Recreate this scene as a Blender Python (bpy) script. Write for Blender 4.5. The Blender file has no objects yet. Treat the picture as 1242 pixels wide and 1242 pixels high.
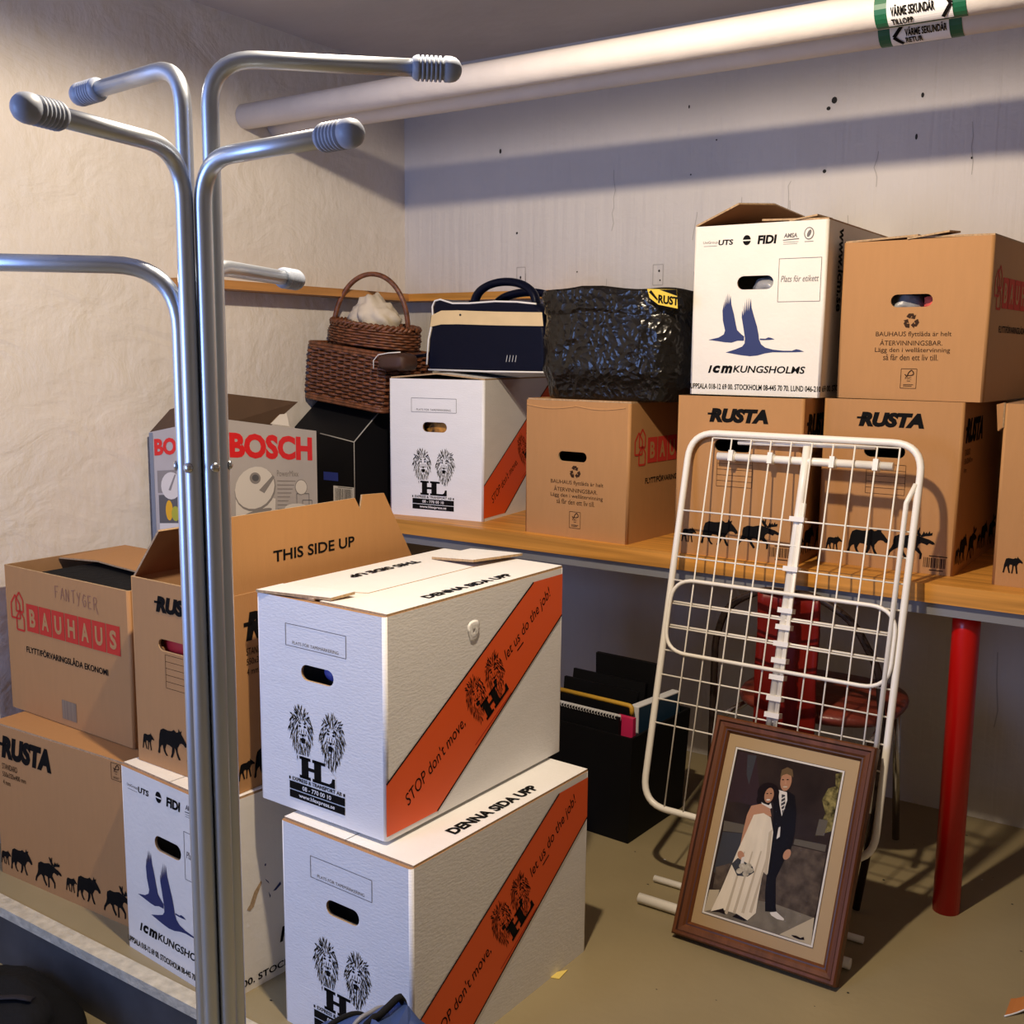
import bpy, bmesh, math, random
from mathutils import Vector, Matrix, noise

# ------------------------------------------------------------------ camera
SC = bpy.context.scene
COL = SC.collection
R = math.radians

cam_d = bpy.data.cameras.new('camera')
cam_d.sensor_width = 36.0
cam_d.sensor_fit = 'HORIZONTAL'
cam_d.lens = 1309.16 / 1242 * 36
cam_d.clip_start = 0.05
cam = bpy.data.objects.new('camera', cam_d)
COL.objects.link(cam)
cr = Vector((0.82697584, 0.56216435, 0.00906684))
cu = Vector((-0.08988392, 0.11627105, 0.98914201))
cf = Vector((-0.55500616, 0.81881151, -0.14668289))
cam.matrix_world = Matrix(((cr.x, cu.x, -cf.x, 2.68209),
                           (cr.y, cu.y, -cf.y, -3.22135),
                           (cr.z, cu.z, -cf.z, 1.32595),
                           (0, 0, 0, 1)))
SC.camera = cam

# ------------------------------------------------------------------ world, lights, exposure
w = bpy.data.worlds.new('world')
SC.world = w
w.use_nodes = True
w.node_tree.nodes['Background'].inputs[0].default_value = (0.6, 0.7, 1.0, 1)
w.node_tree.nodes['Background'].inputs[1].default_value = 0.012
SC.view_settings.view_transform = 'Standard'
SC.view_settings.look = 'None'
SC.view_settings.gamma = 1.0
SC.view_settings.use_curve_mapping = False
SC.view_settings.exposure = 0.0

ld = bpy.data.lights.new('ceiling_bulb', 'SPOT')
ld.spot_size = R(176)
ld.spot_blend = 0.15
ld.energy = 140
ld.color = (1.0, 0.82, 0.60)
ld.shadow_soft_size = 0.032
lo = bpy.data.objects.new('ceiling_bulb', ld)
lo.location = (1.785, -2.04, 2.262)
COL.objects.link(lo)

ad = bpy.data.lights.new('daylight', 'AREA')
ad.shape = 'RECTANGLE'
ad.size = 0.9
ad.size_y = 1.3
ad.energy = 40
ad.color = (0.31, 0.48, 1.0)
ao = bpy.data.objects.new('daylight', ad)
ao.location = (0.55, -4.26, 1.35)
ao.rotation_euler = (R(90), 0, 0)      # faces +y, into the room
COL.objects.link(ao)


# ------------------------------------------------------------------ materials
def mat(name, col, rough=0.6, metal=0.0, var=0.0, vscale=8.0, bump=0.0, bscale=60.0,
        stretch=(1, 1, 1), detail=3.0, spec=0.5, bdist=0.01):
    m = bpy.data.materials.new(name)
    m.use_nodes = True
    nt = m.node_tree
    b = nt.nodes['Principled BSDF']
    b.inputs['Roughness'].default_value = rough
    b.inputs['Metallic'].default_value = metal
    b.inputs['Specular IOR Level'].default_value = spec
    if name.endswith('_ink') or name.startswith(('print_', 'black', 'charcoal')):
        b.inputs['Specular IOR Level'].default_value = 0.02 if name.startswith('print_') else 0.05 if name.endswith('_ink') else 0.12
    b.inputs['Base Color'].default_value = (*col, 1)
    if var or bump:
        tc = nt.nodes.new('ShaderNodeTexCoord')
        mp = nt.nodes.new('ShaderNodeMapping')
        mp.inputs['Scale'].default_value = stretch
        nt.links.new(tc.outputs['Object'], mp.inputs[0])
    if var:
        n = nt.nodes.new('ShaderNodeTexNoise')
        n.inputs['Scale'].default_value = vscale
        n.inputs['Detail'].default_value = detail
        nt.links.new(mp.outputs[0], n.inputs['Vector'])
        r = nt.nodes.new('ShaderNodeValToRGB')
        r.color_ramp.elements[0].position = 0.3
        r.color_ramp.elements[1].position = 0.7
        r.color_ramp.elements[0].color = (*[max(0, c * (1 - var)) for c in col], 1)
        r.color_ramp.elements[1].color = (*[min(1, c * (1 + var)) for c in col], 1)
        nt.links.new(n.outputs['Fac'], r.inputs[0])
        nt.links.new(r.outputs[0], b.inputs['Base Color'])
    if bump:
        n2 = nt.nodes.new('ShaderNodeTexNoise')
        n2.inputs['Scale'].default_value = bscale
        n2.inputs['Detail'].default_value = 4
        nt.links.new(mp.outputs[0], n2.inputs['Vector'])
        bp = nt.nodes.new('ShaderNodeBump')
        bp.inputs['Strength'].default_value = bump
        bp.inputs['Distance'].default_value = bdist
        nt.links.new(n2.outputs['Fac'], bp.inputs['Height'])
        nt.links.new(bp.outputs[0], b.inputs['Normal'])
    return m


def wall_mat(name, col, vertical):
    """painted plaster: trowel marks, or board-cast concrete with upright ribs"""
    m = bpy.data.materials.new(name)
    m.use_nodes = True
    nt = m.node_tree
    L = nt.links.new
    b = nt.nodes['Principled BSDF']
    b.inputs['Roughness'].default_value = 0.75
    tc = nt.nodes.new('ShaderNodeTexCoord')

    def nz(scale, stretch, detail=4, dist=0.0):
        mp = nt.nodes.new('ShaderNodeMapping')
        mp.inputs['Scale'].default_value = stretch
        L(tc.outputs['Object'], mp.inputs[0])
        n = nt.nodes.new('ShaderNodeTexNoise')
        n.inputs['Scale'].default_value = scale
        n.inputs['Detail'].default_value = detail
        n.inputs['Distortion'].default_value = dist
        L(mp.outputs[0], n.inputs['Vector'])
        return n.outputs['Fac']
    r = nt.nodes.new('ShaderNodeValToRGB')
    r.color_ramp.elements[0].position = 0.25
    r.color_ramp.elements[1].position = 0.75
    r.color_ramp.elements[0].color = (*[c * 0.93 for c in col], 1)
    r.color_ramp.elements[1].color = (*[min(1, c * 1.04) for c in col], 1)
    L(nz(3.0, (1, 1, 1)), r.inputs[0])
    L(r.outputs[0], b.inputs['Base Color'])
    if vertical:
        a = nz(14.0, (2.2, 1, 0.09), 5)
        c = nz(22.0, (1, 1, 1), 5, 0.6)
    else:
        a = nz(5.5, (1, 0.8, 1.3), 6, 1.2)
        c = nz(26.0, (1, 1, 0.6), 4)
    mx = nt.nodes.new('ShaderNodeMath')
    mx.operation = 'MULTIPLY_ADD'
    mx.inputs[1].default_value = 0.35
    L(c, mx.inputs[0])
    L(a, mx.inputs[2])
    bp = nt.nodes.new('ShaderNodeBump')
    bp.inputs['Strength'].default_value = 0.60 if vertical else 0.46
    bp.inputs['Distance'].default_value = 0.012 if vertical else 0.022
    L(mx.outputs[0], bp.inputs['Height'])
    L(bp.outputs[0], b.inputs['Normal'])
    return m


def wood_mat(name, col, axis=0):
    m = bpy.data.materials.new(name)
    m.use_nodes = True
    nt = m.node_tree
    L = nt.links.new
    b = nt.nodes['Principled BSDF']
    b.inputs['Specular IOR Level'].default_value = 0.25
    b.inputs['Roughness'].default_value = 0.42
    tc = nt.nodes.new('ShaderNodeTexCoord')
    mp = nt.nodes.new('ShaderNodeMapping')
    s = [24, 24, 24]
    s[axis] = 0.7
    mp.inputs['Scale'].default_value = s
    L(tc.outputs['Object'], mp.inputs[0])
    n = nt.nodes.new('ShaderNodeTexNoise')
    n.inputs['Scale'].default_value = 1.6
    n.inputs['Detail'].default_value = 5
    n.inputs['Distortion'].default_value = 0.8
    L(mp.outputs[0], n.inputs['Vector'])
    r = nt.nodes.new('ShaderNodeValToRGB')
    r.color_ramp.elements[0].position = 0.3
    r.color_ramp.elements[1].position = 0.68
    r.color_ramp.elements[0].color = (*[c * 0.62 for c in col], 1)
    r.color_ramp.elements[1].color = (*[min(1, c * 1.15) for c in col], 1)
    L(n.outputs['Fac'], r.inputs[0])
    L(r.outputs[0], b.inputs['Base Color'])
    return m


M = {}
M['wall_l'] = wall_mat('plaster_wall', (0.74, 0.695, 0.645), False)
M['wall_far'] = mat('low_bounce_wall', (0.30, 0.28, 0.26), 0.85)  # unseen walls darkened to cut the light they bounce back
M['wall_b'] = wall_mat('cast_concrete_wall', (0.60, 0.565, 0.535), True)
M['ceil'] = mat('ceiling_paint', (0.56, 0.51, 0.47), 0.85, var=0.06, vscale=3, bump=0.3, bscale=14)
M['floor'] = mat('floor_paint', (0.295, 0.238, 0.132), 0.42, var=0.10, vscale=2.5, bump=0.08, bscale=30)
M['stepface'] = mat('shaded_step_riser', (0.055, 0.055, 0.06), 0.7, var=.2, vscale=12)  # shade on the riser is put into its dark colour
M['nosing'] = mat('cream_step_edge', (0.52, 0.47, 0.36), 0.8, var=0.18, vscale=40, bump=0.4, bscale=60)  # edge strip in a paler cream than the floor
M['hole'] = mat('dark_hole', (0.02, 0.018, 0.016), 0.9)
M['crack'] = mat('patch_line', (0.40, 0.375, 0.355), 0.9)
M['card'] = mat('kraft_cardboard', (0.43, 0.213, 0.074), 0.75, var=0.02, vscale=30, bump=0.08, bscale=220, stretch=(3, 3, .4))
M['card_in'] = mat('kraft_inside', (0.34, 0.185, 0.085), 0.8, var=0.06, vscale=20)
M['card_edge'] = mat('kraft_edge', (0.42, 0.28, 0.15), 0.85, var=0.25, vscale=160)
M['white'] = mat('white_board', (0.80, 0.79, 0.78), 0.55, var=0.02, vscale=12, bump=0.09, bscale=90, stretch=(1, 1, 3))
M['cream'] = mat('off_white_board', (0.80, 0.745, 0.655), 0.6, var=0.03, vscale=10, bump=0.08, bscale=80)
M['ink'] = mat('black_ink', (0.007, 0.0065, 0.0065), 0.7)
M['inkbrown'] = mat('dark_brown_ink', (0.045, 0.022, 0.012), 0.6)
M['inkgrey'] = mat('grey_ink', (0.16, 0.15, 0.15), 0.6)
M['inkred'] = mat('red_ink', (0.52, 0.045, 0.03), 0.6)
M['inkpen'] = mat('faint_pen', (0.27, 0.115, 0.065), 0.7)
M['inkblue'] = mat('swan_blue', (0.012, 0.022, 0.105), 0.55)
M['orange'] = mat('orange_print', (0.80, 0.098, 0.010), 0.5)
M['whiteprint'] = mat('white_print', (0.82, 0.81, 0.80), 0.55)
M['label'] = mat('grey_label', (0.20, 0.15, 0.10), 0.6, var=0.3, vscale=120, stretch=(1, 1, .02))
M['wood'] = wood_mat('pine_shelf', (0.64, 0.29, 0.054), 0)
M['wood_y'] = wood_mat('pine_rail', (0.50, 0.24, 0.075), 1)
M['redsteel'] = mat('red_painted_steel', (0.50, 0.004, 0.003), 0.3)
M['greysteel'] = mat('grey_steel', (0.20, 0.20, 0.21), 0.5)
M['silver'] = mat('satin_silver_tube', (0.58, 0.64, 0.73), 0.36, metal=1.0)
M['capgrey'] = mat('blue_grey_plastic', (0.27, 0.31, 0.40), 0.42)
M['screw'] = mat('screw_steel', (0.6, 0.6, 0.6), 0.25, metal=1.0)
M['darkboard'] = mat('dark_brown_board', (0.085, 0.046, 0.024), 0.8, var=.1)
M['chrome'] = mat('dull_chrome', (0.55, 0.55, 0.55), 0.2, metal=1.0)
M['rackwhite'] = mat('white_coated_steel', (0.84, 0.80, 0.72), 0.35)
M['pipe'] = mat('pipe_wrap', (0.67, 0.615, 0.57), 0.6, var=0.04, vscale=10, bump=0.25, bscale=18)
M['green'] = mat('green_tape', (0.005, 0.10, 0.045), 0.45)
M['frame'] = wood_mat('brown_frame_wood', (0.135, 0.044, 0.014), 2)
M['frame_dk'] = mat('frame_groove', (0.06, 0.02, 0.01), 0.4)
M['matboard'] = mat('tan_mat', (0.37, 0.245, 0.105), 0.55, var=0.03)
M['black'] = mat('black_plastic', (0.006, 0.006, 0.007), 0.55)
M['blackbox'] = mat('black_carton', (0.009, 0.009, 0.011), 0.45, spec=0.4)
M['scuff'] = mat('worn_white_edge', (0.42, 0.42, 0.42), 0.8)
M['sack'] = mat('woven_black_plastic', (0.008, 0.0065, 0.005), 0.2, spec=0.36, bump=0, bscale=170, var=0.3, vscale=60, bdist=0.004)
M['navy'] = mat('navy_vinyl', (0.0035, 0.0045, 0.014), 0.35, bump=0.12, bscale=30, spec=0.10)
M['bagcream'] = mat('cream_vinyl', (0.70, 0.52, 0.27), 0.45, var=0.06, vscale=14)
M['piping'] = mat('white_piping', (0.80, 0.78, 0.74), 0.5)
M['wicker'] = mat('brown_wicker', (0.155, 0.052, 0.020), 0.45, var=0.5, vscale=60)
M['wicker_dk'] = mat('dark_wicker', (0.055, 0.022, 0.012), 0.6)
M['cloth'] = mat('beige_cloth', (0.62, 0.54, 0.42), 0.9, var=0.08, vscale=20, bump=0.2, bscale=20)
M['boschsilver'] = mat('silver_print_board', (0.46, 0.43, 0.42), 0.38, var=0.10, vscale=5)
M['boschblue'] = mat('blue_grey_board', (0.20, 0.23, 0.29), 0.5)
M['boschred'] = mat('bright_red_print', (0.72, 0.012, 0.015), 0.45)
M['printlight'] = mat('pale_print', (0.72, 0.68, 0.63), 0.5)
M['printmid'] = mat('mid_grey_print', (0.26, 0.24, 0.23), 0.5)
M['printdark'] = mat('dark_grey_print', (0.10, 0.10, 0.11), 0.5)
M['yellow'] = mat('yellow_print', (0.80, 0.42, 0.015), 0.5)
M['greenfruit'] = mat('green_print', (0.42, 0.42, 0.04), 0.5)
M['sticker'] = mat('yellow_sticker', (0.75, 0.52, 0.02), 0.4)
M['chairred'] = mat('red_chair_paint', (0.16, 0.008, 0.005), 0.4, spec=.2)
M['chairseat'] = mat('red_brown_vinyl', (0.17, 0.030, 0.018), 0.35, var=0.25, vscale=25, bump=0.3, bscale=30)
M['chairtube'] = mat('dark_brown_tube', (0.045, 0.030, 0.025), 0.25, metal=0.6)
M['pink'] = mat('pink_folder', (0.60, 0.025, 0.11), 0.4)
M['folderedge'] = mat('yellow_edge', (0.55, 0.32, 0.035), 0.5)
M['paper'] = mat('paper_white', (0.75, 0.75, 0.76), 0.7)
M['bluebook'] = mat('dark_blue_cover', (0.016, 0.045, 0.085), 0.4)
M['bluefab'] = mat('blue_nylon', (0.022, 0.05, 0.17), 0.6, bump=0.3, bscale=18)
M['blackfab'] = mat('black_fabric', (0.010, 0.010, 0.011), 0.85, bump=0.3, bscale=40)
M['darkfab'] = mat('charcoal_webbing', (0.022, 0.020, 0.024), 0.7)
M['stick'] = mat('yellow_note', (0.80, 0.62, 0.16), 0.7)
M['scrap'] = mat('orange_brown_cardboard', (0.48, 0.17, 0.04), 0.7)
M['greyplastic'] = mat('grey_film', (0.30, 0.30, 0.31), 0.3, bump=0.5, bscale=40)
M['redplastic'] = mat('coral_red_film', (0.75, 0.12, 0.09), 0.35, bump=0.4, bscale=40)
M['multifab'] = mat('orange_green_fabric', (0.45, 0.20, 0.03), 0.7, var=0.9, vscale=35)
M['deepblue'] = mat('deep_blue_cloth', (0.03, 0.05, 0.30), 0.5)
M['deepred'] = mat('deep_red_cloth', (0.45, 0.010, 0.015), 0.6)


def crinkle(m, scale, strength, dist):
    """facetted crinkles of thin plastic film"""
    nt = m.node_tree
    L = nt.links.new
    b = nt.nodes['Principled BSDF']
    tc = nt.nodes.new('ShaderNodeTexCoord')
    n = nt.nodes.new('ShaderNodeTexNoise')
    n.inputs['Scale'].default_value = 14
    n.inputs['Detail'].default_value = 3
    ad_ = nt.nodes.new('ShaderNodeMixRGB')
    ad_.blend_type = 'ADD'
    ad_.inputs[0].default_value = .06
    L(tc.outputs['Object'], n.inputs['Vector'])
    L(tc.outputs['Object'], ad_.inputs[1])
    L(n.outputs['Color'], ad_.inputs[2])
    v = nt.nodes.new('ShaderNodeTexVoronoi')
    v.inputs['Scale'].default_value = scale
    L(ad_.outputs[0], v.inputs['Vector'])
    bp = nt.nodes.new('ShaderNodeBump')
    bp.inputs['Strength'].default_value = strength
    bp.inputs['Distance'].default_value = dist
    L(v.outputs['Distance'], bp.inputs['Height'])
    L(bp.outputs[0], b.inputs['Normal'])


crinkle(M['sack'], 50, .5, .008)


# ------------------------------------------------------------------ mesh builder
class MB:
    def __init__(s):
        s.bm = bmesh.new()
        s.mats = []

    def mi(s, m):
        if isinstance(m, str):
            m = M[m]
        if m not in s.mats:
            s.mats.append(m)
        return s.mats.index(m)

    def face(s, pts, m, smooth=False):
        vs = [s.bm.verts.new(p) for p in pts]
        try:
            f = s.bm.faces.new(vs)
        except ValueError:
            return None
        f.material_index = s.mi(m)
        f.smooth = smooth
        return f

    def box(s, lo, hi, m, mx=None):
        x0, y0, z0 = lo
        x1, y1, z1 = hi
        P = [Vector(p) for p in ((x0, y0, z0), (x1, y0, z0), (x1, y1, z0), (x0, y1, z0),
                                 (x0, y0, z1), (x1, y0, z1), (x1, y1, z1), (x0, y1, z1))]
        if mx:
            P = [mx @ p for p in P]
        s.hexa(P, m)

    def hexa(s, P, m):
        v = [s.bm.verts.new(p) for p in P]
        k = s.mi(m)
        for q in ((3, 2, 1, 0), (4, 5, 6, 7), (0, 1, 5, 4), (1, 2, 6, 5), (2, 3, 7, 6), (3, 0, 4, 7)):
            f = s.bm.faces.new([v[i] for i in q])
            f.material_index = k

    def slab(s, pts, n, t, m, medge=None, mback=None):
        """flat sheet: polygon pts, thickness t along -n"""
        n = Vector(n).normalized()
        top = [Vector(p) for p in pts]
        bot = [p - n * t for p in top]
        vt = [s.bm.verts.new(p) for p in top]
        vb = [s.bm.verts.new(p) for p in bot]
        f = s.bm.faces.new(vt)
        f.material_index = s.mi(m)
        f = s.bm.faces.new(vb[::-1])
        f.material_index = s.mi(mback or m)
        N = len(vt)
        for i in range(N):
            f = s.bm.faces.new([vt[i], vb[i], vb[(i + 1) % N], vt[(i + 1) % N]])
            f.material_index = s.mi(medge or m)

    def rings(s, rings, m, caps=True, closed=False, smooth=True):
        V = [[s.bm.verts.new(p) for p in r] for r in rings]
        k = s.mi(m)
        n = len(V[0])
        rng = range(len(V)) if closed else range(len(V) - 1)
        for i in rng:
            a, b = V[i], V[(i + 1) % len(V)]
            for j in range(n):
                f = s.bm.faces.new([a[j], a[(j + 1) % n], b[(j + 1) % n], b[j]])
                f.material_index = k
                f.smooth = smooth
        if caps and not closed:
            for r in (V[0][::-1], V[-1]):
                f = s.bm.faces.new(r)
                f.material_index = k
        return V

    def tube(s, pts, r, m, seg=8, closed=False, flat=None):
        pts = [Vector(p) for p in pts]
        N = len(pts)
        rr = r if isinstance(r, (list, tuple)) else [r] * N
        rings = []
        up = None
        for i, p in enumerate(pts):
            if closed:
                t = (pts[(i + 1) % N] - pts[i - 1])
            else:
                t = pts[min(i + 1, N - 1)] - pts[max(i - 1, 0)]
            t.normalize()
            if up is None:
                up = Vector((0, 0, 1)) if abs(t.z) < 0.9 else Vector((1, 0, 0))
            u = up - t * up.dot(t)
            if u.length < 1e-6:
                u = t.orthogonal()
            u.normalize()
            up = u
            v = t.cross(u)
            a, b = (rr[i], rr[i]) if flat is None else (rr[i] * flat[0], rr[i] * flat[1])
            rings.append([p + u * math.cos(2 * math.pi * k / seg) * a + v * math.sin(2 * math.pi * k / seg) * b
                          for k in range(seg)])
        s.rings(rings, m, caps=True, closed=closed)

    def lathe(s, p0, d, prof, m, seg=20):
        p0 = Vector(p0)
        d = Vector(d).normalized()
        u = d.orthogonal().normalized()
        v = d.cross(u)
        rings = [[p0 + d * t + (u * math.cos(2 * math.pi * k / seg) + v * math.sin(2 * math.pi * k / seg)) * max(r, 1e-4)
                  for k in range(seg)] for t, r in prof]
        s.rings(rings, m)

    def build(s, name, parent=None, loc=None, rot=None, smooth_angle=None):
        me = bpy.data.meshes.new(name)
        bmesh.ops.recalc_face_normals(s.bm, faces=[f for f in s.bm.faces if f.smooth])
        s.bm.to_mesh(me)
        s.bm.free()
        for m in s.mats:
            me.materials.append(m)
        o = bpy.data.objects.new(name, me)
        COL.objects.link(o)
        if parent:
            o.parent = parent
        if loc:
            o.location = loc
        if rot:
            o.rotation_euler = rot
        return o


def tag(o, label, cat, group=None):
    o['label'] = label
    o['category'] = cat
    if group:
        o['group'] = group
    return o


def thing(name, label, cat, loc=(0, 0, 0), rot=(0, 0, 0), group=None):
    o = bpy.data.objects.new(name, None)
    COL.objects.link(o)
    o.empty_display_size = 0.05
    o.location = loc
    o.rotation_euler = rot
    return tag(o, label, cat, group)


def struct(o):
    o['kind'] = 'structure'
    return o


def fillet(pts, r, n=6, closed=False):
    pts = [Vector(p) for p in pts]
    out = []
    N = len(pts)
    for i, p in enumerate(pts):
        if not closed and i in (0, N - 1):
            out.append(p)
            continue
        a = pts[i - 1] - p
        b = pts[(i + 1) % N] - p
        la, lb = a.length, b.length
        a.normalize()
        b.normalize()
        ang = a.angle(b)
        t = min(r / math.tan(ang / 2), la * 0.49, lb * 0.49)
        p0, p1 = p + a * t, p + b * t
        for k in range(n + 1):
            q = k / n
            out.append(p0 * (1 - q) ** 2 + p * 2 * q * (1 - q) + p1 * q * q)
    return out


# ------------------------------------------------------------------ lettering
_tc = {}


def glyphs(txt, shear=0.0, bold=0.0):
    key = (txt, shear, bold)
    if key in _tc:
        return _tc[key]
    cu_ = bpy.data.curves.new('lettering', 'FONT')
    cu_.body = txt
    cu_.size = 1
    cu_.resolution_u = 3
    cu_.shear = shear
    cu_.offset = bold
    cu_.align_x = 'LEFT'
    cu_.dimensions = '2D'
    cu_.fill_mode = 'FRONT'
    o = bpy.data.objects.new('lettering', cu_)
    COL.objects.link(o)
    dg = bpy.context.evaluated_depsgraph_get()
    dg.update()
    me = bpy.data.meshes.new_from_object(o.evaluated_get(dg))
    vs = [(v.co.x, v.co.y) for v in me.vertices]
    fs = [tuple(p.vertices) for p in me.polygons]
    bpy.data.objects.remove(o)
    bpy.data.curves.remove(cu_)
    bpy.data.meshes.remove(me)
    xs = [v[0] for v in vs]
    ys = [v[1] for v in vs]
    _tc[key] = (vs, fs, (min(xs), min(ys), max(xs), max(ys)))
    return _tc[key]


class Panel:
    """draws flat print on a face: origin O, in-face axes U and V, slightly lifted along N"""

    def __init__(s, mb, O, U, V, lift=0.0008):
        s.mb = mb
        s.O = Vector(O)
        s.U = Vector(U)
        s.V = Vector(V)
        s.N = s.U.cross(s.V).normalized()
        s.lift = lift
        s.T = None

    def pt(s, u, v, l=0):
        if s.T:
            u, v = s.T(u, v)
        return s.O + s.U * u + s.V * v + s.N * (s.lift + l)

    def poly(s, pts, m, l=0):
        s.mb.face([s.pt(u, v, l) for u, v in pts], m)

    def rect(s, u0, v0, u1, v1, m, l=0):
        s.poly([(u0, v0), (u1, v0), (u1, v1), (u0, v1)], m, l)

    def line(s, a, b, wd, m, l=0):
        dx, dy = b[0] - a[0], b[1] - a[1]
        L = math.hypot(dx, dy) or 1
        nx, ny = -dy / L * wd / 2, dx / L * wd / 2
        s.poly([(a[0] - nx, a[1] - ny), (b[0] - nx, b[1] - ny), (b[0] + nx, b[1] + ny), (a[0] + nx, a[1] + ny)], m, l)

    def path(s, pts, wd, m, l=0):
        for a, b in zip(pts, pts[1:]):
            s.line(a, b, wd, m, l)

    def frame(s, u0, v0, u1, v1, wd, m, l=0):
        for a, b in (((u0, v0), (u1, v0)), ((u1, v0), (u1, v1)), ((u1, v1), (u0, v1)), ((u0, v1), (u0, v0))):
            s.line(a, b, wd, m, l)

    def ell(s, cx, cy, rx, ry, m, l=0, n=20, rot=0):
        c, q = math.cos(rot), math.sin(rot)
        s.poly([(cx + rx * math.cos(t) * c - ry * math.sin(t) * q, cy + rx * math.cos(t) * q + ry * math.sin(t) * c)
                for t in (2 * math.pi * k / n for k in range(n))], m, l)

    def text(s, txt, u0, v0, wd, ht, m, rot=0.0, shear=0.0, bold=0.0, l=0):
        vs, fs, (x0, y0, x1, y1) = glyphs(txt, shear, bold)
        sx, sy = wd / (x1 - x0), ht / (y1 - y0)
        c, q = math.cos(rot), math.sin(rot)
        P = []
        for x, y in vs:
            a, b = (x - x0) * sx, (y - y0) * sy
            P.append(s.mb.bm.verts.new(s.pt(u0 + a * c - b * q, v0 + a * q + b * c, l)))
        k = s.mb.mi(m)
        for f in fs:
            try:
                g = s.mb.bm.faces.new([P[i] for i in f])
                g.material_index = k
            except ValueError:
                pass


# ------------------------------------------------------------------ printed emblems
COW = [(0.06, 0.44), (0.10, 0.55), (0.2, 0.60), (0.35, 0.585), (0.48, 0.60), (0.56, 0.645), (0.64, 0.60), (0.70, 0.62),
       (0.72, 0.70), (0.76, 0.64), (0.82, 0.67), (0.80, 0.60), (0.88, 0.52), (0.97, 0.41), (0.98, 0.35), (0.92, 0.33),
       (0.86, 0.38), (0.80, 0.39), (0.74, 0.37), (0.70, 0.31), (0.66, 0.26), (0.66, 0.18), (0.70, 0.10), (0.75, 0.01),
       (0.69, 0.0), (0.64, 0.08), (0.60, 0.2), (0.56, 0.25), (0.555, 0.15), (0.51, 0.06), (0.47, 0.0), (0.42, 0.01),
       (0.46, 0.10), (0.48, 0.23), (0.40, 0.26), (0.30, 0.27), (0.27, 0.22), (0.24, 0.15), (0.26, 0.08), (0.33, 0.01),
       (0.27, 0.0), (0.20, 0.08), (0.17, 0.16), (0.16, 0.22), (0.11, 0.20), (0.07, 0.14), (0.06, 0.03), (0.02, 0.0),
       (-0.01, 0.03), (0.02, 0.14), (0.03, 0.28), (0.05, 0.36)]
BULL = [(0.14, 0.42), (0.16, 0.52), (0.26, 0.58), (0.38, 0.57), (0.48, 0.60), (0.56, 0.62), (0.62, 0.60), (0.68, 0.585),
        (0.78, 0.55), (0.88, 0.52), (0.97, 0.47), (1.0, 0.42), (0.95, 0.40), (0.88, 0.425), (0.84, 0.375), (0.79, 0.40),
        (0.72, 0.42), (0.67, 0.38), (0.65, 0.31), (0.70, 0.24), (0.75, 0.15), (0.74, 0.02), (0.70, 0.0), (0.70, 0.13),
        (0.63, 0.20), (0.58, 0.24), (0.53, 0.22), (0.535, 0.10), (0.53, -0.02), (0.48, -0.03), (0.49, 0.10), (0.48, 0.24),
        (0.40, 0.26), (0.36, 0.24), (0.38, 0.14), (0.45, 0.02), (0.41, -0.02), (0.33, 0.10), (0.29, 0.21), (0.24, 0.24),
        (0.16, 0.18), (0.09, 0.10), (0.06, 0.0), (0.02, 0.02), (0.04, 0.12), (0.11, 0.24), (0.14, 0.33)]
ANTL = [[(0.66, 0.58), (0.60, 0.66), (0.56, 0.76), (0.58, 0.80), (0.60, 0.74), (0.62, 0.79), (0.64, 0.72), (0.66, 0.80),
         (0.68, 0.80), (0.67, 0.68), (0.72, 0.60)],
        [(0.70, 0.58), (0.74, 0.66), (0.76, 0.72), (0.79, 0.66), (0.82, 0.71), (0.84, 0.66), (0.88, 0.74), (0.89, 0.68),
         (0.94, 0.70), (0.93, 0.63), (0.86, 0.61), (0.80, 0.60), (0.74, 0.57)]]
CALF = [(0.10, 0.66), (0.14, 0.78), (0.26, 0.82), (0.50, 0.80), (0.60, 0.86), (0.68, 0.84), (0.70, 0.95), (0.76, 0.86),
        (0.86, 0.78), (0.98, 0.64), (0.95, 0.58), (0.84, 0.62), (0.76, 0.58), (0.70, 0.46), (0.72, 0.24), (0.76, 0.02),
        (0.68, 0.0), (0.64, 0.22), (0.60, 0.42), (0.54, 0.42), (0.52, 0.2), (0.50, 0.0), (0.43, 0.0), (0.46, 0.24),
        (0.46, 0.46), (0.34, 0.48), (0.30, 0.34), (0.34, 0.18), (0.38, 0.02), (0.31, 0.0), (0.25, 0.2), (0.20, 0.38),
        (0.13, 0.30), (0.10, 0.14), (0.08, 0.0), (0.0, 0.0), (0.03, 0.2), (0.05, 0.42)]


def moose(P, kind, u, v, wd, ht, m='ink'):
    src = {'cow': COW, 'bull': BULL, 'calf': CALF}[kind]
    top = {'cow': 0.70, 'bull': 0.80, 'calf': 0.95}[kind]
    f = lambda q: (u + q[0] * wd, v + q[1] / top * ht)
    P.poly([f(q) for q in src], m)
    if kind == 'bull':
        for a in ANTL:
            P.poly([f(q) for q in a], m)


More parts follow.
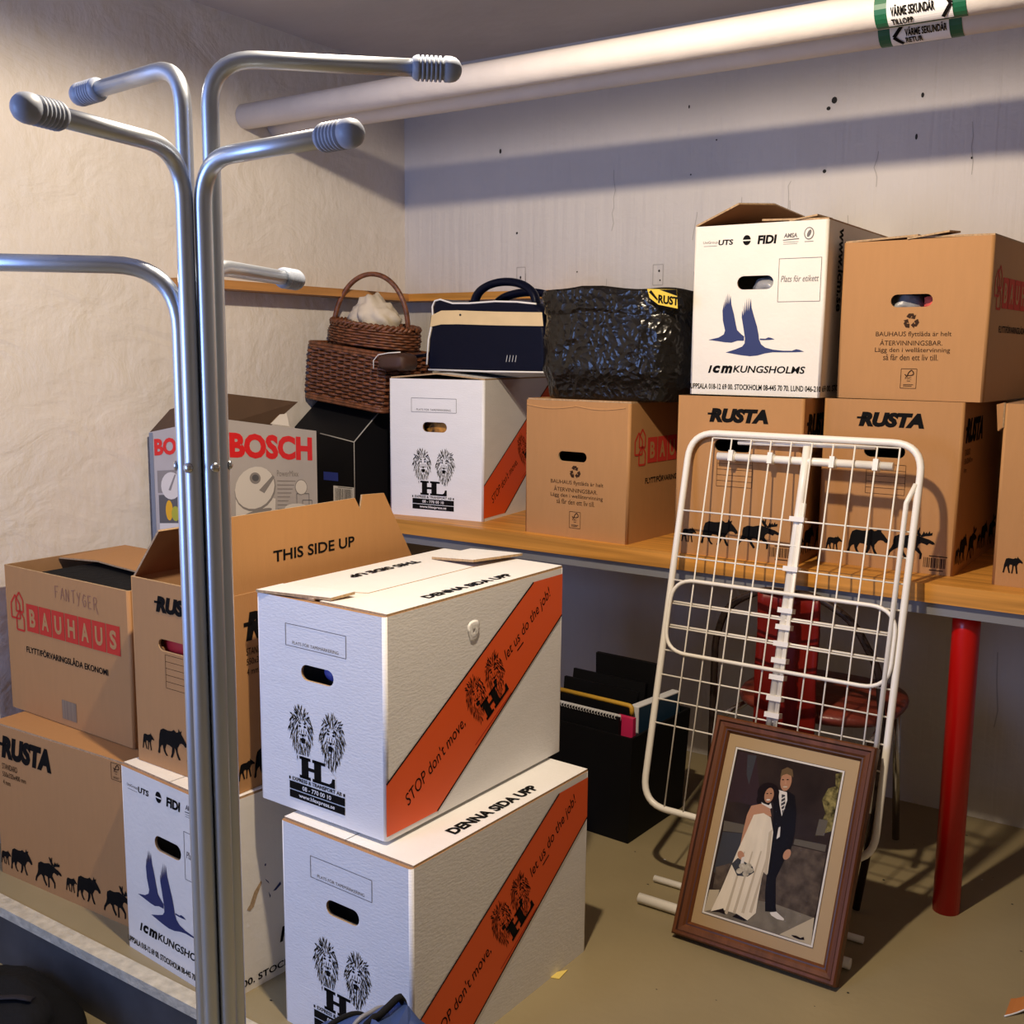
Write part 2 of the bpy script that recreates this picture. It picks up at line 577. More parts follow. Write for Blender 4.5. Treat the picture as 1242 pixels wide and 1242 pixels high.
def swans(P, m='inkblue'):
    P.poly([(.050, .141), (.078, .147), (.092, .155), (.095, .165), (.088, .190), (.086, .215), (.090, .238), (.0905, .218),
            (.0925, .246), (.0935, .224), (.0955, .255), (.0965, .228), (.0985, .260), (.0995, .230), (.1025, .259),
            (.1025, .230), (.1065, .253), (.1100, .230), (.118, .205), (.124, .180), (.128, .166), (.140, .155), (.1475, .150),
            (.1475, .139), (.130, .139), (.114, .134), (.095, .135), (.075, .138)], m)
    P.poly([(.190, .1445), (.205, .1440), (.212, .1475), (.219, .1465), (.229, .1425), (.216, .1410), (.200, .1405), (.190, .1410)], m)
    P.poly([(.099, .109), (.125, .117), (.143, .124), (.1495, .132), (.150, .145), (.144, .175), (.139, .198), (.1395, .216),
            (.1435, .202), (.1425, .229), (.1465, .206), (.1462, .238), (.1495, .210), (.1510, .246), (.1535, .212),
            (.1568, .247), (.1575, .212), (.1615, .244), (.1645, .222), (.172, .200), (.181, .175), (.186, .155), (.188, .142),
            (.194, .130), (.205, .122), (.225, .117), (.252, .1145), (.275, .1145), (.286, .1185), (.294, .117), (.306, .1125),
            (.285, .1110), (.255, .1105), (.225, .1105), (.205, .1075), (.185, .102), (.165, .100), (.140, .1025), (.118, .106)], m)


def recycle(P, cx, cy, r, m):
    for k in range(3):
        a0 = math.radians(90 + 120 * k)

        def rt(x, y):
            return (cx + r * (x * math.cos(a0 - math.pi / 2) - y * math.sin(a0 - math.pi / 2)),
                    cy + r * (x * math.sin(a0 - math.pi / 2) + y * math.cos(a0 - math.pi / 2)))
        P.poly([rt(*q) for q in ((-.34, .92), (.22, .92), (.36, .66), (.55, .78), (.42, .22), (-.10, .36), (.10, .48), (.02, .62),
                                 (-.18, .30), (-.62, .55))], m)


def fsc(P, u0, v0, u1, v1, m):
    P.frame(u0, v0, u1, v1, .0012, m)
    w_, h_ = u1 - u0, v1 - v0
    f = lambda a, b: (u0 + a * w_, v0 + b * h_)
    P.path([f(.25, .72), f(.38, .60), f(.50, .82), f(.66, .94), f(.80, .82), f(.80, .70), f(.62, .66)], .0024, m)
    P.path([f(.40, .66), f(.62, .66)], .002, m)
    P.text('FSC', *f(.28, .46), .4 * w_, .12 * h_, m)
    P.rect(*f(.4, .36), *f(.62, .39), m)
    P.rect(*f(.18, .17), *f(.82, .20), m)
    P.rect(*f(.18, .10), *f(.72, .13), m)


def barcode(P, u0, v0, u1, v1, m, seed=1):
    rnd = random.Random(seed)
    u = u0
    while u < u1 - .002:
        wd = rnd.choice((.0012, .002, .003))
        P.rect(u, v0, min(u + wd, u1), v1, m)
        u += wd + rnd.choice((.0014, .0024))
    P.rect(u0 + .012, v1 + .003, u1, v1 + .0055, m)
    P.rect(u0 + .014, v0 - .007, u1 - .008, v0 - .0045, m)


def lion(P, cx, cy, rx, ry, m, seed, rot=0.0, face_dx=0.0):
    """line-drawn lion head: dense flowing mane of tapered locks round a face"""
    rnd = random.Random(seed)
    c, q = math.cos(rot), math.sin(rot)

    def f(x, y):
        x, y = x * rx, y * ry
        return (cx + x * c - y * q, cy + x * q + y * c)

    def lock(x0, y0, x1, y1, wd, bend=0.0):
        dx, dy = x1 - x0, y1 - y0
        mx, my = (x0 + x1) / 2 + bend * dy, (y0 + y1) / 2 - bend * dx
        L = math.hypot(dx, dy) or 1
        nx, ny = -dy / L * wd, dx / L * wd
        P.poly([f(x0, y0), f(mx - nx, my - ny), f(x1, y1), f(mx + nx, my + ny)], m)
    fx = face_dx
    n = 0
    for i in range(15):
        for j in range(19):
            x = -1 + 2 * (i + .5) / 15 + rnd.uniform(-.05, .05)
            y = -1 + 2 * (j + .5) / 19 + rnd.uniform(-.05, .05)
            y = y * 1.12 - .10
            wdt = .93 if y > -.1 else .93 - .36 * (-y - .1)
            rr = math.hypot(x / wdt, y if y > 0 else y / 1.22) + rnd.uniform(-.07, .05)
            fr = math.hypot((x - fx) / .36, (y - .06) / .50)
            if rr > .97 or fr < 1.0:
                continue
            rad = Vector((x - fx * .5, y - .1)).normalized()
            d = (rad * .75 + Vector((0, -1.0 if y < .55 else -.25))).normalized()
            L = rnd.uniform(.18, .34)
            lock(x - d.x * L / 2, y - d.y * L / 2, x + d.x * L / 2, y + d.y * L / 2, rnd.uniform(.022, .038), rnd.uniform(-.12, .12))
    # face
    for sgn in (-1, 1):
        P.poly([f(fx + sgn * .08, .20), f(fx + sgn * .19, .27), f(fx + sgn * .31, .20), f(fx + sgn * .19, .165)], m)
        lock(fx + sgn * .05, .33, fx + sgn * .34, .40, .04, .14 * sgn)
        lock(fx + sgn * .09, .16, fx + sgn * .12, -.10, .024, .08 * sgn)
        lock(fx + sgn * .12, -.18, fx + sgn * .32, -.10, .028, -.3 * sgn)
        lock(fx + sgn * .26, .10, fx + sgn * .30, -.08, .026, .1 * sgn)
        lock(fx + sgn * .05, .40, fx + sgn * .10, .56, .03, .1 * sgn)
        lock(fx + sgn * .17, .46, fx + sgn * .26, .34, .026, .1 * sgn)
    P.poly([f(fx - .13, -.07), f(fx + .13, -.07), f(fx + .05, -.17), f(fx - .05, -.17)], m)
    P.poly([f(fx - .20, -.25), f(fx, -.20), f(fx + .20, -.25), f(fx + .12, -.42), f(fx - .12, -.42)], m)


PEN = {'F': [[(0, 0), (0, 1), (.7, 1)], [(0, .55), (.5, .55)]], 'A': [[(0, 0), (.4, 1), (.8, 0)], [(.15, .4), (.65, .4)]],
       'N': [[(0, 0), (0, 1), (.6, 0), (.6, 1)]], 'T': [[(0, 1), (.8, 1.1)], [(.4, 1.05), (.4, 0)]], 'Y': [[(0, 1), (.35, .5)], [(.7, 1.05), (.2, -.1)]],
       'G': [[(.65, .85), (.3, 1), (0, .5), (.3, 0), (.65, .1), (.65, .5), (.35, .5)]], 'E': [[(.6, 1), (0, 1), (0, 0), (.6, 0)], [(0, .5), (.5, .5)]],
       'R': [[(0, 0), (0, 1), (.5, 1), (.6, .7), (.4, .5), (0, .5)], [(.3, .5), (.8, -.3)]]}


def penned(P, txt, u, v, step, ht, m, drop=0.0):
    for i, ch in enumerate(txt):
        for st in PEN[ch]:
            P.path([(u + i * step + x * step * .85, v - drop * i + y * ht) for x, y in st], .0022, m)


def HLmark(P, T, m):
    """slab-serif joined H and L; T maps unit coords to panel coords"""
    def r(a, b, c_, d):
        P.poly([T(a, b), T(c_, b), T(c_, d), T(a, d)], m)
    r(.06, 0, .26, 1)
    r(.42, 0, .62, 1)
    r(.26, .42, .42, .58)
    r(0, 0, .32, .14)
    r(0, .86, .32, 1)
    r(.37, .86, .74, 1)
    r(.37, 0, 1.0, .14)
    P.poly([T(.84, .14), T(1, .14), T(1, .42), T(.93, .42), T(.9, .22)], m)


# ------------------------------------------------------------------ cartons
def carton_body(wd, dp, ht, mo, mi_, hole=None, open_top=False, name='carton_body', rim='card_edge', notch=None):
    """returns MB with a hollow rounded-corner box; front is y=-dp/2"""
    b = MB()
    r, n = 0.007, 3
    foot = []
    for cx, cy, a0 in ((wd / 2 - r, -dp / 2 + r, -90), (wd / 2 - r, dp / 2 - r, 0), (-wd / 2 + r, dp / 2 - r, 90), (-wd / 2 + r, -dp / 2 + r, 180)):
        for k in range(n + 1):
            a = R(a0 + 90 * k / n)
            foot.append((cx + r * math.cos(a), cy + r * math.sin(a)))
    N = len(foot)
    bot = [b.bm.verts.new((x, y, 0)) for x, y in foot]
    top = [b.bm.verts.new((x, y, ht)) for x, y in foot]
    k0 = b.mi(mo)
    k1 = b.mi(mi_)
    ke = b.mi(rim)
    for i in range(N):
        j = (i + 1) % N
        frontseg = abs(foot[i][1] + dp / 2) < 1e-6 and abs(foot[j][1] + dp / 2) < 1e-6
        if frontseg and hole:
            hu, hv, hw, hh = hole
            cx, cz = -wd / 2 + hu, hv
            rr = hh / 2 * 0.98
            loop = []
            for qx, qz, a0 in ((hw / 2 - rr, hh / 2 - rr, 0), (-hw / 2 + rr, hh / 2 - rr, 90), (-hw / 2 + rr, -hh / 2 + rr, 180), (hw / 2 - rr, -hh / 2 + rr, 270)):
                for k in range(5):
                    a = R(a0 + 90 * k / 4)
                    loop.append(b.bm.verts.new((cx + qx + rr * math.cos(a), -dp / 2, cz + qz + rr * math.sin(a))))
            edges = []
            outer = [bot[i], bot[j], top[j], top[i]]
            for L_ in (outer, loop):
                for a_, c_ in zip(L_, L_[1:] + L_[:1]):
                    e = b.bm.edges.get((a_, c_)) or b.bm.edges.new((a_, c_))
                    edges.append(e)
            res = bmesh.ops.triangle_fill(b.bm, use_beauty=True, use_dissolve=False, edges=edges)
            for g in res['geom']:
                if isinstance(g, bmesh.types.BMFace):
                    g.material_index = k0
                    g.normal_update()
                    if g.normal.y > 0:
                        g.normal_flip()
            inner = [b.bm.verts.new(v.co + Vector((0, .006, 0))) for v in loop]
            for a_ in range(len(loop)):
                c_ = (a_ + 1) % len(loop)
                f = b.bm.faces.new([loop[a_], loop[c_], inner[c_], inner[a_]])
                f.material_index = ke
        else:
            f = b.bm.faces.new([bot[i], bot[j], top[j], top[i]])
            f.material_index = k0
            f.smooth = not (math.dist(foot[i], foot[j]) > 0.05)
    f = b.bm.faces.new(bot[::-1])
    f.material_index = k0
    if open_top:
        t = 0.006
        inn = [(x * (1 - 2 * t / wd), y * (1 - 2 * t / dp)) for x, y in foot]
        it = [b.bm.verts.new((x, y, ht)) for x, y in inn]
        ib = [b.bm.verts.new((x, y, 0.01)) for x, y in inn]
        for i in range(N):
            j = (i + 1) % N
            f = b.bm.faces.new([top[i], top[j], it[j], it[i]])
            f.material_index = ke
            # the inner front wall is left out round the hand hole
            if hole and abs(foot[i][1] + dp / 2) < 1e-6 and abs(foot[j][1] + dp / 2) < 1e-6:
                continue
            f = b.bm.faces.new([it[i], it[j], ib[j], ib[i]])
            f.material_index = k1
        f = b.bm.faces.new(ib)
        f.material_index = k1
    else:
        f = b.bm.faces.new(top)
        f.material_index = k1
    return b


def front(b, wd, dp, ht):
    return Panel(b, (-wd / 2, -dp / 2, 0), (1, 0, 0), (0, 0, 1))


def right(b, wd, dp, ht):
    return Panel(b, (wd / 2, -dp / 2, 0), (0, 1, 0), (0, 0, 1))


# print sets -------------------------------------------------------
def print_hl_front(P, seed=3):
    P.frame(.083, .330, .244, .373, .0013, 'inkgrey')
    P.text('PLATS FÖR TAPEMÄRKERING', .101, .3345, .124, .0075, 'inkgrey')
    lion(P, .1205, .163, .0365, .053, 'ink', seed, 0.05, 0.12)
    lion(P, .2050, .163, .0365, .053, 'ink', seed + 1, -0.05, -0.12)
    P.poly([(.112, .0685), (.212, .0685), (.212, .078), (.212, .094), (.180, .117), (.112, .117)], 'white', .0002)
    HLmark(P.__class__ and _lift(P, .0005), lambda a, c_: (.115 + .096 * a, .070 + .0445 * c_), 'ink')
    P.rect(.0845, .0605, .0885, .0665, 'ink')
    P.text('EXPRESS & TRANSPORT AB', .094, .0600, .134, .0075, 'ink', bold=.02)
    P.rect(.232, .0605, .2365, .0665, 'ink')
    P.rect(.0855, .0415, .2360, .0575, 'ink')
    P.rect(.0855, .0240, .2360, .0395, 'ink')
    P.text('08 - 770 00 10', .122, .0450, .078, .0088, 'whiteprint', bold=.015, l=.0004)
    P.text('www.hlexpress.se', .112, .0262, .097, .0105, 'whiteprint', bold=.015, l=.0004)


def _lift(P, l):
    Q = Panel(P.mb, P.O, P.U, P.V, P.lift + l)
    return Q


def print_hl_right(P, seed=7):
    P.poly([(0, .010), (.144, .010), (.574, .317), (.574, .409), (.462, .409), (0, .111)], 'orange')
    Q = _lift(P, .0004)
    Q.line((0, .111), (.462, .409), .0035, 'ink')
    Q.line((.144, .010), (.574, .317), .0035, 'ink')
    a = math.atan2(.298, .462)
    Q.text("STOP don't move,", .062, .046, .205, .030, 'ink', rot=a, shear=.28)
    Q.text('let us do the job!', .371, .254, .198, .031, 'ink', rot=a + .02, shear=.3)
    d = (math.cos(a), math.sin(a))
    Q.line((.405, .272), (.405 + .026 * d[0], .272 + .026 * d[1]), .003, 'ink')
    lion(Q, .2635, .207, .034, .049, 'ink', seed, a * .55, .1)
    lion(Q, .3270, .240, .034, .049, 'ink', seed + 1, a * .55, -.1)
    c, s_ = math.cos(a), math.sin(a)

    def T(x, y):
        x, y = x * .088, y * .044
        return (.302 + x * c - y * s_, .149 + x * s_ + y * c)
    HLmark(_lift(Q, .0002), T, 'ink')
    Q.line((.263, .108), (.385, .108 + .122 * s_ / c), .0022, 'inkred')


def print_b_narrow(P):
    recycle(P, .1745, .186, .0195, 'inkbrown')
    for t, v, wd, u in (('BAUHAUS flyttlåda är helt', .1475, .177, .092), ('ÅTERVINNINGSBAR.', .1290, .147, .103),
                        ('Lägg den i wellåtervinning', .1100, .176, .092), ('så får den ett liv till.', .0940, .129, .113)):
        P.text(t, u, v, wd, .0142 if t[0] != 'Å' else .0150, 'inkbrown')
    fsc(P, .158, .028, .195, .074, 'inkbrown')


def house(P, u, v, s_, m):
    pts = [(u, v), (u, v + .62 * s_), (u + .32 * s_, v + s_), (u + .64 * s_, v + .62 * s_), (u + .64 * s_, v), (u, v)]
    P.path(pts, .0055, m)


def print_b_long(P, pen=None, lab=True):
    house(P, .028, .243, .060, 'inkred')
    house(P, .050, .262, .050, 'inkred')
    house(P, .050, .214, .052, 'inkred')
    L = 'BAUHAUS'
    for i, ch in enumerate(L):
        u = .096 + i * .0556
        P.rect(u, .2165, u + .0525, .2875, 'inkred')
        wd = .026 if ch in 'BS' else .030
        P.text(ch, u + .026 - wd / 2, .2290, wd, .046, 'card', bold=.035, l=.0004)
    P.text('FLYTT/FÖRVARINGSLÅDA EKONOMI', .087, .1600, .343, .0205, 'ink', bold=.02)
    if pen:
        penned(P, pen, .228, .320, .0225, .030, 'inkpen', .001)
    if lab:
        P.rect(.232, .016, .292, .064, 'label')


def rusta(P, u, v, wd, ht):
    P.text('RUSTA', u, v, wd, ht, 'ink', shear=.2, bold=.07)
    P.rect(u - .005, v + ht * .52, u + .018, v + ht * .66, 'ink')


def print_r_narrow(P):
    rusta(P, .088, .346, .154, .036)
    for k in range(6):
        P.line((.113, .184 + k * .0145), (.206, .184 + k * .0145), .0010, 'inkbrown')
    P.line((.113, .184), (.113, .2565), .0010, 'inkbrown')
    P.line((.206, .184), (.206, .2565), .0010, 'inkbrown')
    moose(P, 'calf', .022, .031, .042, .040)
    moose(P, 'cow', .077, .031, .100, .070)
    moose(P, 'bull', .171, .033, .113, .077)
    barcode(P, .260, .016, .314, .040, 'inkbrown', 4)


def print_r_long(P):
    rusta(P, .034, .313, .200, .060)
    P.text('STANDARD', .034, .284, .062, .015, 'ink')
    P.text('550x320x400 mm', .034, .264, .095, .013, 'ink')
    P.text('4 mm', .034, .243, .030, .013, 'ink')
    for o in (0.0, .262):
        moose(P, 'calf', .005 + o, .027, .044, .040)
        moose(P, 'cow', .046 + o, .020, .092, .070)
        moose(P, 'bull', .143 + o, .016, .110, .080)
    fsc(P, .458, .352, .492, .392, 'inkbrown')


def print_i_front(P):
    P.text('UniGroup', .026, .383, .040, .0085, 'inkgrey')
    P.rect(.028, .3785, .064, .3795, 'inkgrey')
    P.text('UTS', .068, .380, .040, .0135, 'ink', shear=.1, bold=.03)
    P.ell(.1445, .3895, .0105, .0125, 'ink')
    P.rect(.133, .3875, .156, .3905, 'cream', .0004)
    P.text('FIDI', .173, .378, .050, .0215, 'ink', shear=.1, bold=.045)
    P.text('AMSA', .241, .390, .034, .0110, 'inkgrey', shear=.1, bold=.03)
    P.poly([(.238, .3855), (.280, .3880), (.280, .3855), (.240, .3835)], 'inkgrey')
    P.rect(.240, .3790, .279, .3800, 'inkgrey')
    P.rect(.240, .3745, .276, .3755, 'inkgrey')
    P.ell(.3045, .398, .0125, .0150, 'inkgrey')
    P.ell(.3045, .398, .0100, .0125, 'cream', .0003)
    P.ell(.3050, .398, .0045, .0095, 'inkgrey', .0006, rot=-.4)
    P.rect(.294, .3780, .316, .3795, 'inkgrey')
    P.frame(.232, .235, .339, .340, .0013, 'inkgrey')
    P.text('Plats för etikett', .238, .283, .096, .0155, 'inkgrey', shear=.25)
    swans(P)
    for ch, u_, w_ in (('I', .052, .011), ('c', .065, .021), ('m', .087, .032)):
        P.text(ch, u_, .056, w_, .0195, 'ink', shear=.25, bold=.05)
    P.text('KUNGSHOLMS', .121, .058, .190, .0180, 'ink', shear=.18, bold=.02)
    P.text('UPPSALA 018-12 69 00. STOCKHOLM 08-445 70 70. LUND 046-210', .003, .014, .350, .0145, 'ink', bold=.02)


def print_i_right(P, torn):
    if not torn:
        P.text('www.icm.se', .085, .418, .205, .042, 'ink', rot=-math.pi / 2, bold=.03)
    P.text('69 00. STOCKHOLM 08-445 70 70. LUND 046-210', .012, .014, .57, .0155, 'ink', bold=.02)
    P.text('ICM', .145, .072, .075, .034, 'ink', shear=.25, bold=.05)
    if torn:
        P.poly([(.062, .182), (.070, .190), (.082, .214), (.100, .232), (.102, .226), (.090, .205), (.080, .182), (.070, .176)], 'card_edge')
        P.poly([(.110, .232), (.119, .222), (.121, .216), (.113, .226)], 'inkblue')
        P.poly([(.118, .200), (.124, .188), (.122, .184)], 'inkblue')
        P.ell(.112, .262, .002, .003, 'inkblue')
        P.poly([(.130, .196), (.150, .210), (.152, .203), (.138, .195)], 'inkblue')


def place(wd, dp, corner, yaw):
    a = R(yaw)
    ux = Vector((math.cos(a), math.sin(a)))
    uy = Vector((-math.sin(a), math.cos(a)))
    c = Vector(corner) - ux * wd / 2 + uy * dp / 2
    return c.x, c.y, a


def flap_long(root, wd, dp, ht, side, ang, mo, mi_, reach=None, prints=None, shape=None, name='flap'):
    """flap hinged on a long (y-running) top edge. side -1 left, +1 right. ang: 0 closed flat over the box, 90 upright"""
    L = reach or wd / 2 - .001
    hx = side * (wd / 2 - .002)
    dx = -side * math.cos(R(ang))
    dz = math.sin(R(ang))
    D = Vector((dx, 0, dz))
    t = .0045
    n = Vector((0, 1, 0)).cross(D) if side < 0 else D.cross(Vector((0, 1, 0)))
    n = n.normalized()
    if n.z < 0 or (abs(n.z) < 1e-4 and n.x * side < 0):
        n = -n
    if shape is None:
        shape = [(0, -dp / 2 + .008), (0, dp / 2 - .003), (1, dp / 2 - .003), (1, -dp / 2 + .008)]
    O = Vector((hx, 0, ht + t * (1 if abs(ang) < 45 else 0)))
    pts = [O + D * (a * L) + Vector((0, y, 0)) for a, y in shape]
    b = MB()
    b.slab(pts, n, t, mo, 'card_edge', mi_)
    bmesh.ops.recalc_face_normals(b.bm, faces=b.bm.faces[:])
    if prints:
        prints(b, O, D, n)
    return b.build(name, root)


def box(label, group, kind, corner, z, yaw, wd, dp, ht, hole, prints_f=None, prints_r=None, open_top=False, name='moving_box'):
    mo = {'H': 'white', 'B': 'card', 'R': 'card', 'I': 'cream'}[kind]
    x, y, a = place(wd, dp, corner, yaw)
    root = thing(name, label, 'box', (x, y, z), (0, 0, a), group)
    b = carton_body(wd, dp, ht, mo, 'card_in', hole, open_top)
    if prints_f:
        prints_f(front(b, wd, dp, ht))
    if prints_r:
        prints_r(right(b, wd, dp, ht))
    b.build('carton_body', root)
    return root


S = 0.8083
SD = 0.6734
HLG, BG, RG, IG = ('white moving boxes with an orange stripe', 'brown moving boxes with a recycling mark',
                   'brown moving boxes with moose prints', 'white moving boxes with blue swans')
HW, HD, HH = .3403, .5792, .4284
BD_, BW, BH = .5184, .3489, .3755
RWn, RDn, RHt = .3293, .55, .4114
IW, ID, IH = .3515, .60, .4295
HOLE_H = (.167, .284, .087, .031)
HOLE_B = (.164, .229, .096, .028)
HOLE_R = (.153, .288, .098, .031)
HOLE_I = (.171, .284, .096, .034)

# ================================================================== SETTING
b = MB()
XR, YF, PITX, PITY, PZ = 4.6, -4.3, 1.25, -1.904, -.15
b.face([(0, PITY, 0), (XR, PITY, 0), (XR, 0, 0), (0, 0, 0)], 'floor')
b.face([(PITX, YF, 0), (XR, YF, 0), (XR, PITY, 0), (PITX, PITY, 0)], 'floor')
b.face([(0, YF, PZ), (PITX, YF, PZ), (PITX, PITY, PZ), (0, PITY, PZ)], 'floor')
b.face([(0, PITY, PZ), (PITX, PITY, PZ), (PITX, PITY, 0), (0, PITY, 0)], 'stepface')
b.face([(PITX, PITY, PZ), (PITX, YF, PZ), (PITX, YF, 0), (PITX, PITY, 0)], 'floor')
# specks and chips lying in the paint
P = Panel(b, (0, 0, 0), (1, 0, 0), (0, 1, 0), .0006)
rnd = random.Random(5)
for k in range(60):
    u, v = rnd.uniform(.9, 2.7), rnd.uniform(-1.8, -.1)
    r_ = rnd.uniform(.0012, .004)
    P.ell(u, v, r_, r_ * rnd.uniform(.5, 1), 'hole' if rnd.random() < .8 else 'paper', n=7)
struct(b.build('floor'))

b = MB()
b.box((0, PITY - .004, -.02), (PITX, PITY + .034, .004), 'nosing')
struct(b.build('trim_1'))

b = MB()
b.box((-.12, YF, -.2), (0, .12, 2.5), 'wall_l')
P = Panel(b, (0, 0, 0), (0, 1, 0), (0, 0, 1), .0008)
P.ell(-1.29, 2.32, .004, .005, 'hole', n=8)
P.rect(-1.00, 1.547, -.985, 1.57, 'printdark')
struct(b.build('wall_left'))

b = MB()
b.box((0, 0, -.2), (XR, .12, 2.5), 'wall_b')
P = Panel(b, (0, 0, 0), (1, 0, 0), (0, 0, 1), .0008)
for u, v, r1, r2 in ((1.613, 2.055, .012, .014), (1.597, 2.034, .009, .008), (1.594, 1.858, .008, .008), (1.154, 2.089, .004, .008),
                     (1.167, 1.883, .004, .004), (.436, 2.021, .007, .012), (.509, 1.738, .006, .006), (.757, 1.597, .004, .004),
                     (1.066, 1.59, .005, .006), (1.07, 1.56, .004, .004), (.526, 1.585, .005, .008), (1.86, 2.04, .006, .01),
                     (1.85, 1.93, .005, .012), (2.0, 1.86, .004, .005), (1.25, 1.98, .004, .004)):
    P.ell(u, v, r1 * .7, r2 * .7, 'hole', n=9)
for u, v in ((1.062, 1.575), (.528, 1.585)):
    P.frame(u - .018, v - .03, u + .018, v + .035, .003, 'crack')
rnd = random.Random(11)
for k in range(16):
    u = rnd.uniform(.3, 2.6)
    v = rnd.uniform(1.55, 2.0)
    pts = [(u, v)]
    for j in range(rnd.randint(3, 7)):
        pts.append((pts[-1][0] + rnd.uniform(-.008, .008), pts[-1][1] - rnd.uniform(.012, .04)))
    P.path(pts, .0022, 'crack')
for u, v in ((2.08, .42), (2.16, .5)):
    P.path([(u, v), (u + .004, v - .09), (u + .012, v - .17), (u + .006, v - .22)], .003, 'crack')
struct(b.build('wall_back'))

b = MB()
b.box((-.12, YF - .1, 2.341), (XR + .1, .12, 2.45), 'ceil')
struct(b.build('ceiling'))
b = MB()
b.box((XR, YF, -.2), (XR + .1, .12, 2.5), 'wall_far')
struct(b.build('wall_right'))
b = MB()
b.box((-.12, YF - .1, -.2), (.08, YF, 2.5), 'wall_far')
b.box((1.02, YF - .1, -.2), (XR, YF, 2.5), 'wall_far')
b.box((.08, YF - .1, 2.0), (1.02, YF, 2.5), 'wall_far')
b.box((.08, YF - .1, -.2), (1.02, YF, .70), 'wall_far')
struct(b.build('wall_front'))

# ================================================================== SHELF
sh = thing('wooden_shelf', 'long pine shelf board on a red round leg along the back wall', 'shelf', (1.6, -.34, 0))
b = MB()
b.box((-1.598, -SD + .34, S - .044), (1.9, .338, S), 'wood')
b.build('shelf_board', sh)
b = MB()
b.box((-1.598, -SD + .352, S - .074), (1.9, -SD + .385, S - .044), 'greysteel')
tag_o = b.build('support_rail', sh)
tag_o['label'] = 'grey steel rail under the front edge'
b = MB()
b.lathe((.587, -.265, .0005), (0, 0, 1), [(0, .031), (.70, .031), (S - .0745, .031)], 'redsteel', 28)
tag_o = b.build('leg', sh)
tag_o['label'] = 'round red steel leg'

rl = thing('wall_rail', 'narrow orange pine rail running round the corner on both walls', 'rail', (.05, -.5, 1.507))
b = MB()
b.box((-.049, -.60, 0), (.05, .499, .026), 'wood_y')
b.build('left_rail', rl)
b = MB()
b.box((.05, .40, 0), (.80, .499, .026), 'wood')
b.build('back_rail', rl)

# ================================================================== PIPES
def pipe(y, z, x0, label, sx0, sx1, txt, arrow, top):
    r_ = .038
    t = thing('heating_pipe', label, 'pipe', (0, y, z), group='white wrapped heating pipes')
    b = MB()
    b.tube([(.001, 0, 0), (1.2, 0, .002), (XR - .001, 0, .01)], r_, 'pipe', 28)
    b.build('pipe_wrap', t)
    b = MB()
    rr = r_ + .0012
    Ls = sx1 - sx0

    def T(u, a):      # u along x, a = arc length round the pipe from its front, upwards
        th = a / rr
        return Vector((sx0 + u, -rr * math.cos(th), .004 + rr * math.sin(th)))

    def patch(u0, u1, a0, a1, m, lift=0):
        n = 12
        for i in range(n):
            p, q = a0 + (a1 - a0) * i / n, a0 + (a1 - a0) * (i + 1) / n
            k = 1 + lift / rr
            f = lambda u, a: Vector((T(u, a).x, T(u, a).y * k, .004 + (T(u, a).z - .004) * k))
            b.face([f(u0, p), f(u1, p), f(u1, q), f(u0, q)], m, True)
    g = .026
    m0, m1 = (-.052, .018) if arrow > 0 else (-.061, -.008)
    a0, a1 = (-.060, .062) if arrow > 0 else (-.068, .062)
    patch(0, Ls, a0, a1, 'green')
    patch(.0 + g, Ls - g, m0 - .003, m1 + .003, 'ink', .0004)
    patch(.0 + g, Ls - g, m0, m1, 'whiteprint', .0008)

    class CP(Panel):
        def pt(s, u, v, l=0):
            p = T(u, v)
            k = 1 + .0030 / rr
            return Vector((p.x, p.y * k, .004 + (p.z - .004) * k))
    C = CP(b, (0, 0, 0), (1, 0, 0), (0, 0, 1))
    tx = .034 if arrow > 0 else .058
    C.text(txt[0], tx, -.026 if arrow > 0 else -.0315, .088, .0215 if arrow > 0 else .0185, 'ink', bold=.03)
    C.text(txt[1], tx, -.046 if arrow > 0 else -.0485, .036 if txt[1] == 'RETUR' else .044, .0145, 'ink', bold=.03)
    cx = Ls - .046 if arrow > 0 else .034
    e = .018
    cy = -.018 if arrow > 0 else -.0305
    hy = .026 if arrow > 0 else .020
    pts = [(cx, cy - hy), (cx + e, cy), (cx, cy + hy)] if arrow > 0 else [(cx + e, cy - hy), (cx, cy), (cx + e, cy + hy)]
    for p, q in zip(pts, pts[1:]):
        for i in range(4):
            f = lambda k: (p[0] + (q[0] - p[0]) * k / 4, p[1] + (q[1] - p[1]) * k / 4)
            C.line(f(i), f(i + 1), .0075, 'ink')
    b.build('pipe_label', t)['label'] = 'green and white flow label with black arrow'
    return t


pipe(-.779, 2.047, 0, 'upper white pipe whose green label reads TILLOPP', 1.958, 2.140, ('VÄRME SEKUNDÄR', 'TILLOPP'), 1, True)
pipe(-.650, 2.044, 0, 'white pipe nearer the wall whose green label reads RETUR', 1.930, 2.106, ('VÄRME SEKUNDÄR', 'RETUR'), -1, False)


# ================================================================== BOXES
def lid_text(txt, u_from_left, y0, y1, hgt, wd, flip):
    def f(b, O, D, n):
        # panel on flap: U along +y (or -y when flipped), V so the letters stand away from the hinge
        if not flip:
            Pn = Panel(b, Vector((-wd / 2 + u_from_left, 0, O.z)), (0, 1, 0), (-1, 0, 0), .0009)
            Pn.text(txt, y0, 0, y1 - y0, hgt, 'ink', bold=.045)
        else:
            Pn = Panel(b, Vector((-wd / 2 + u_from_left, 0, O.z)), (0, -1, 0), (1, 0, 0), .0022)
            Pn.text(txt, -y1, 0, y1 - y0, hgt, 'ink', bold=.045)
    return f


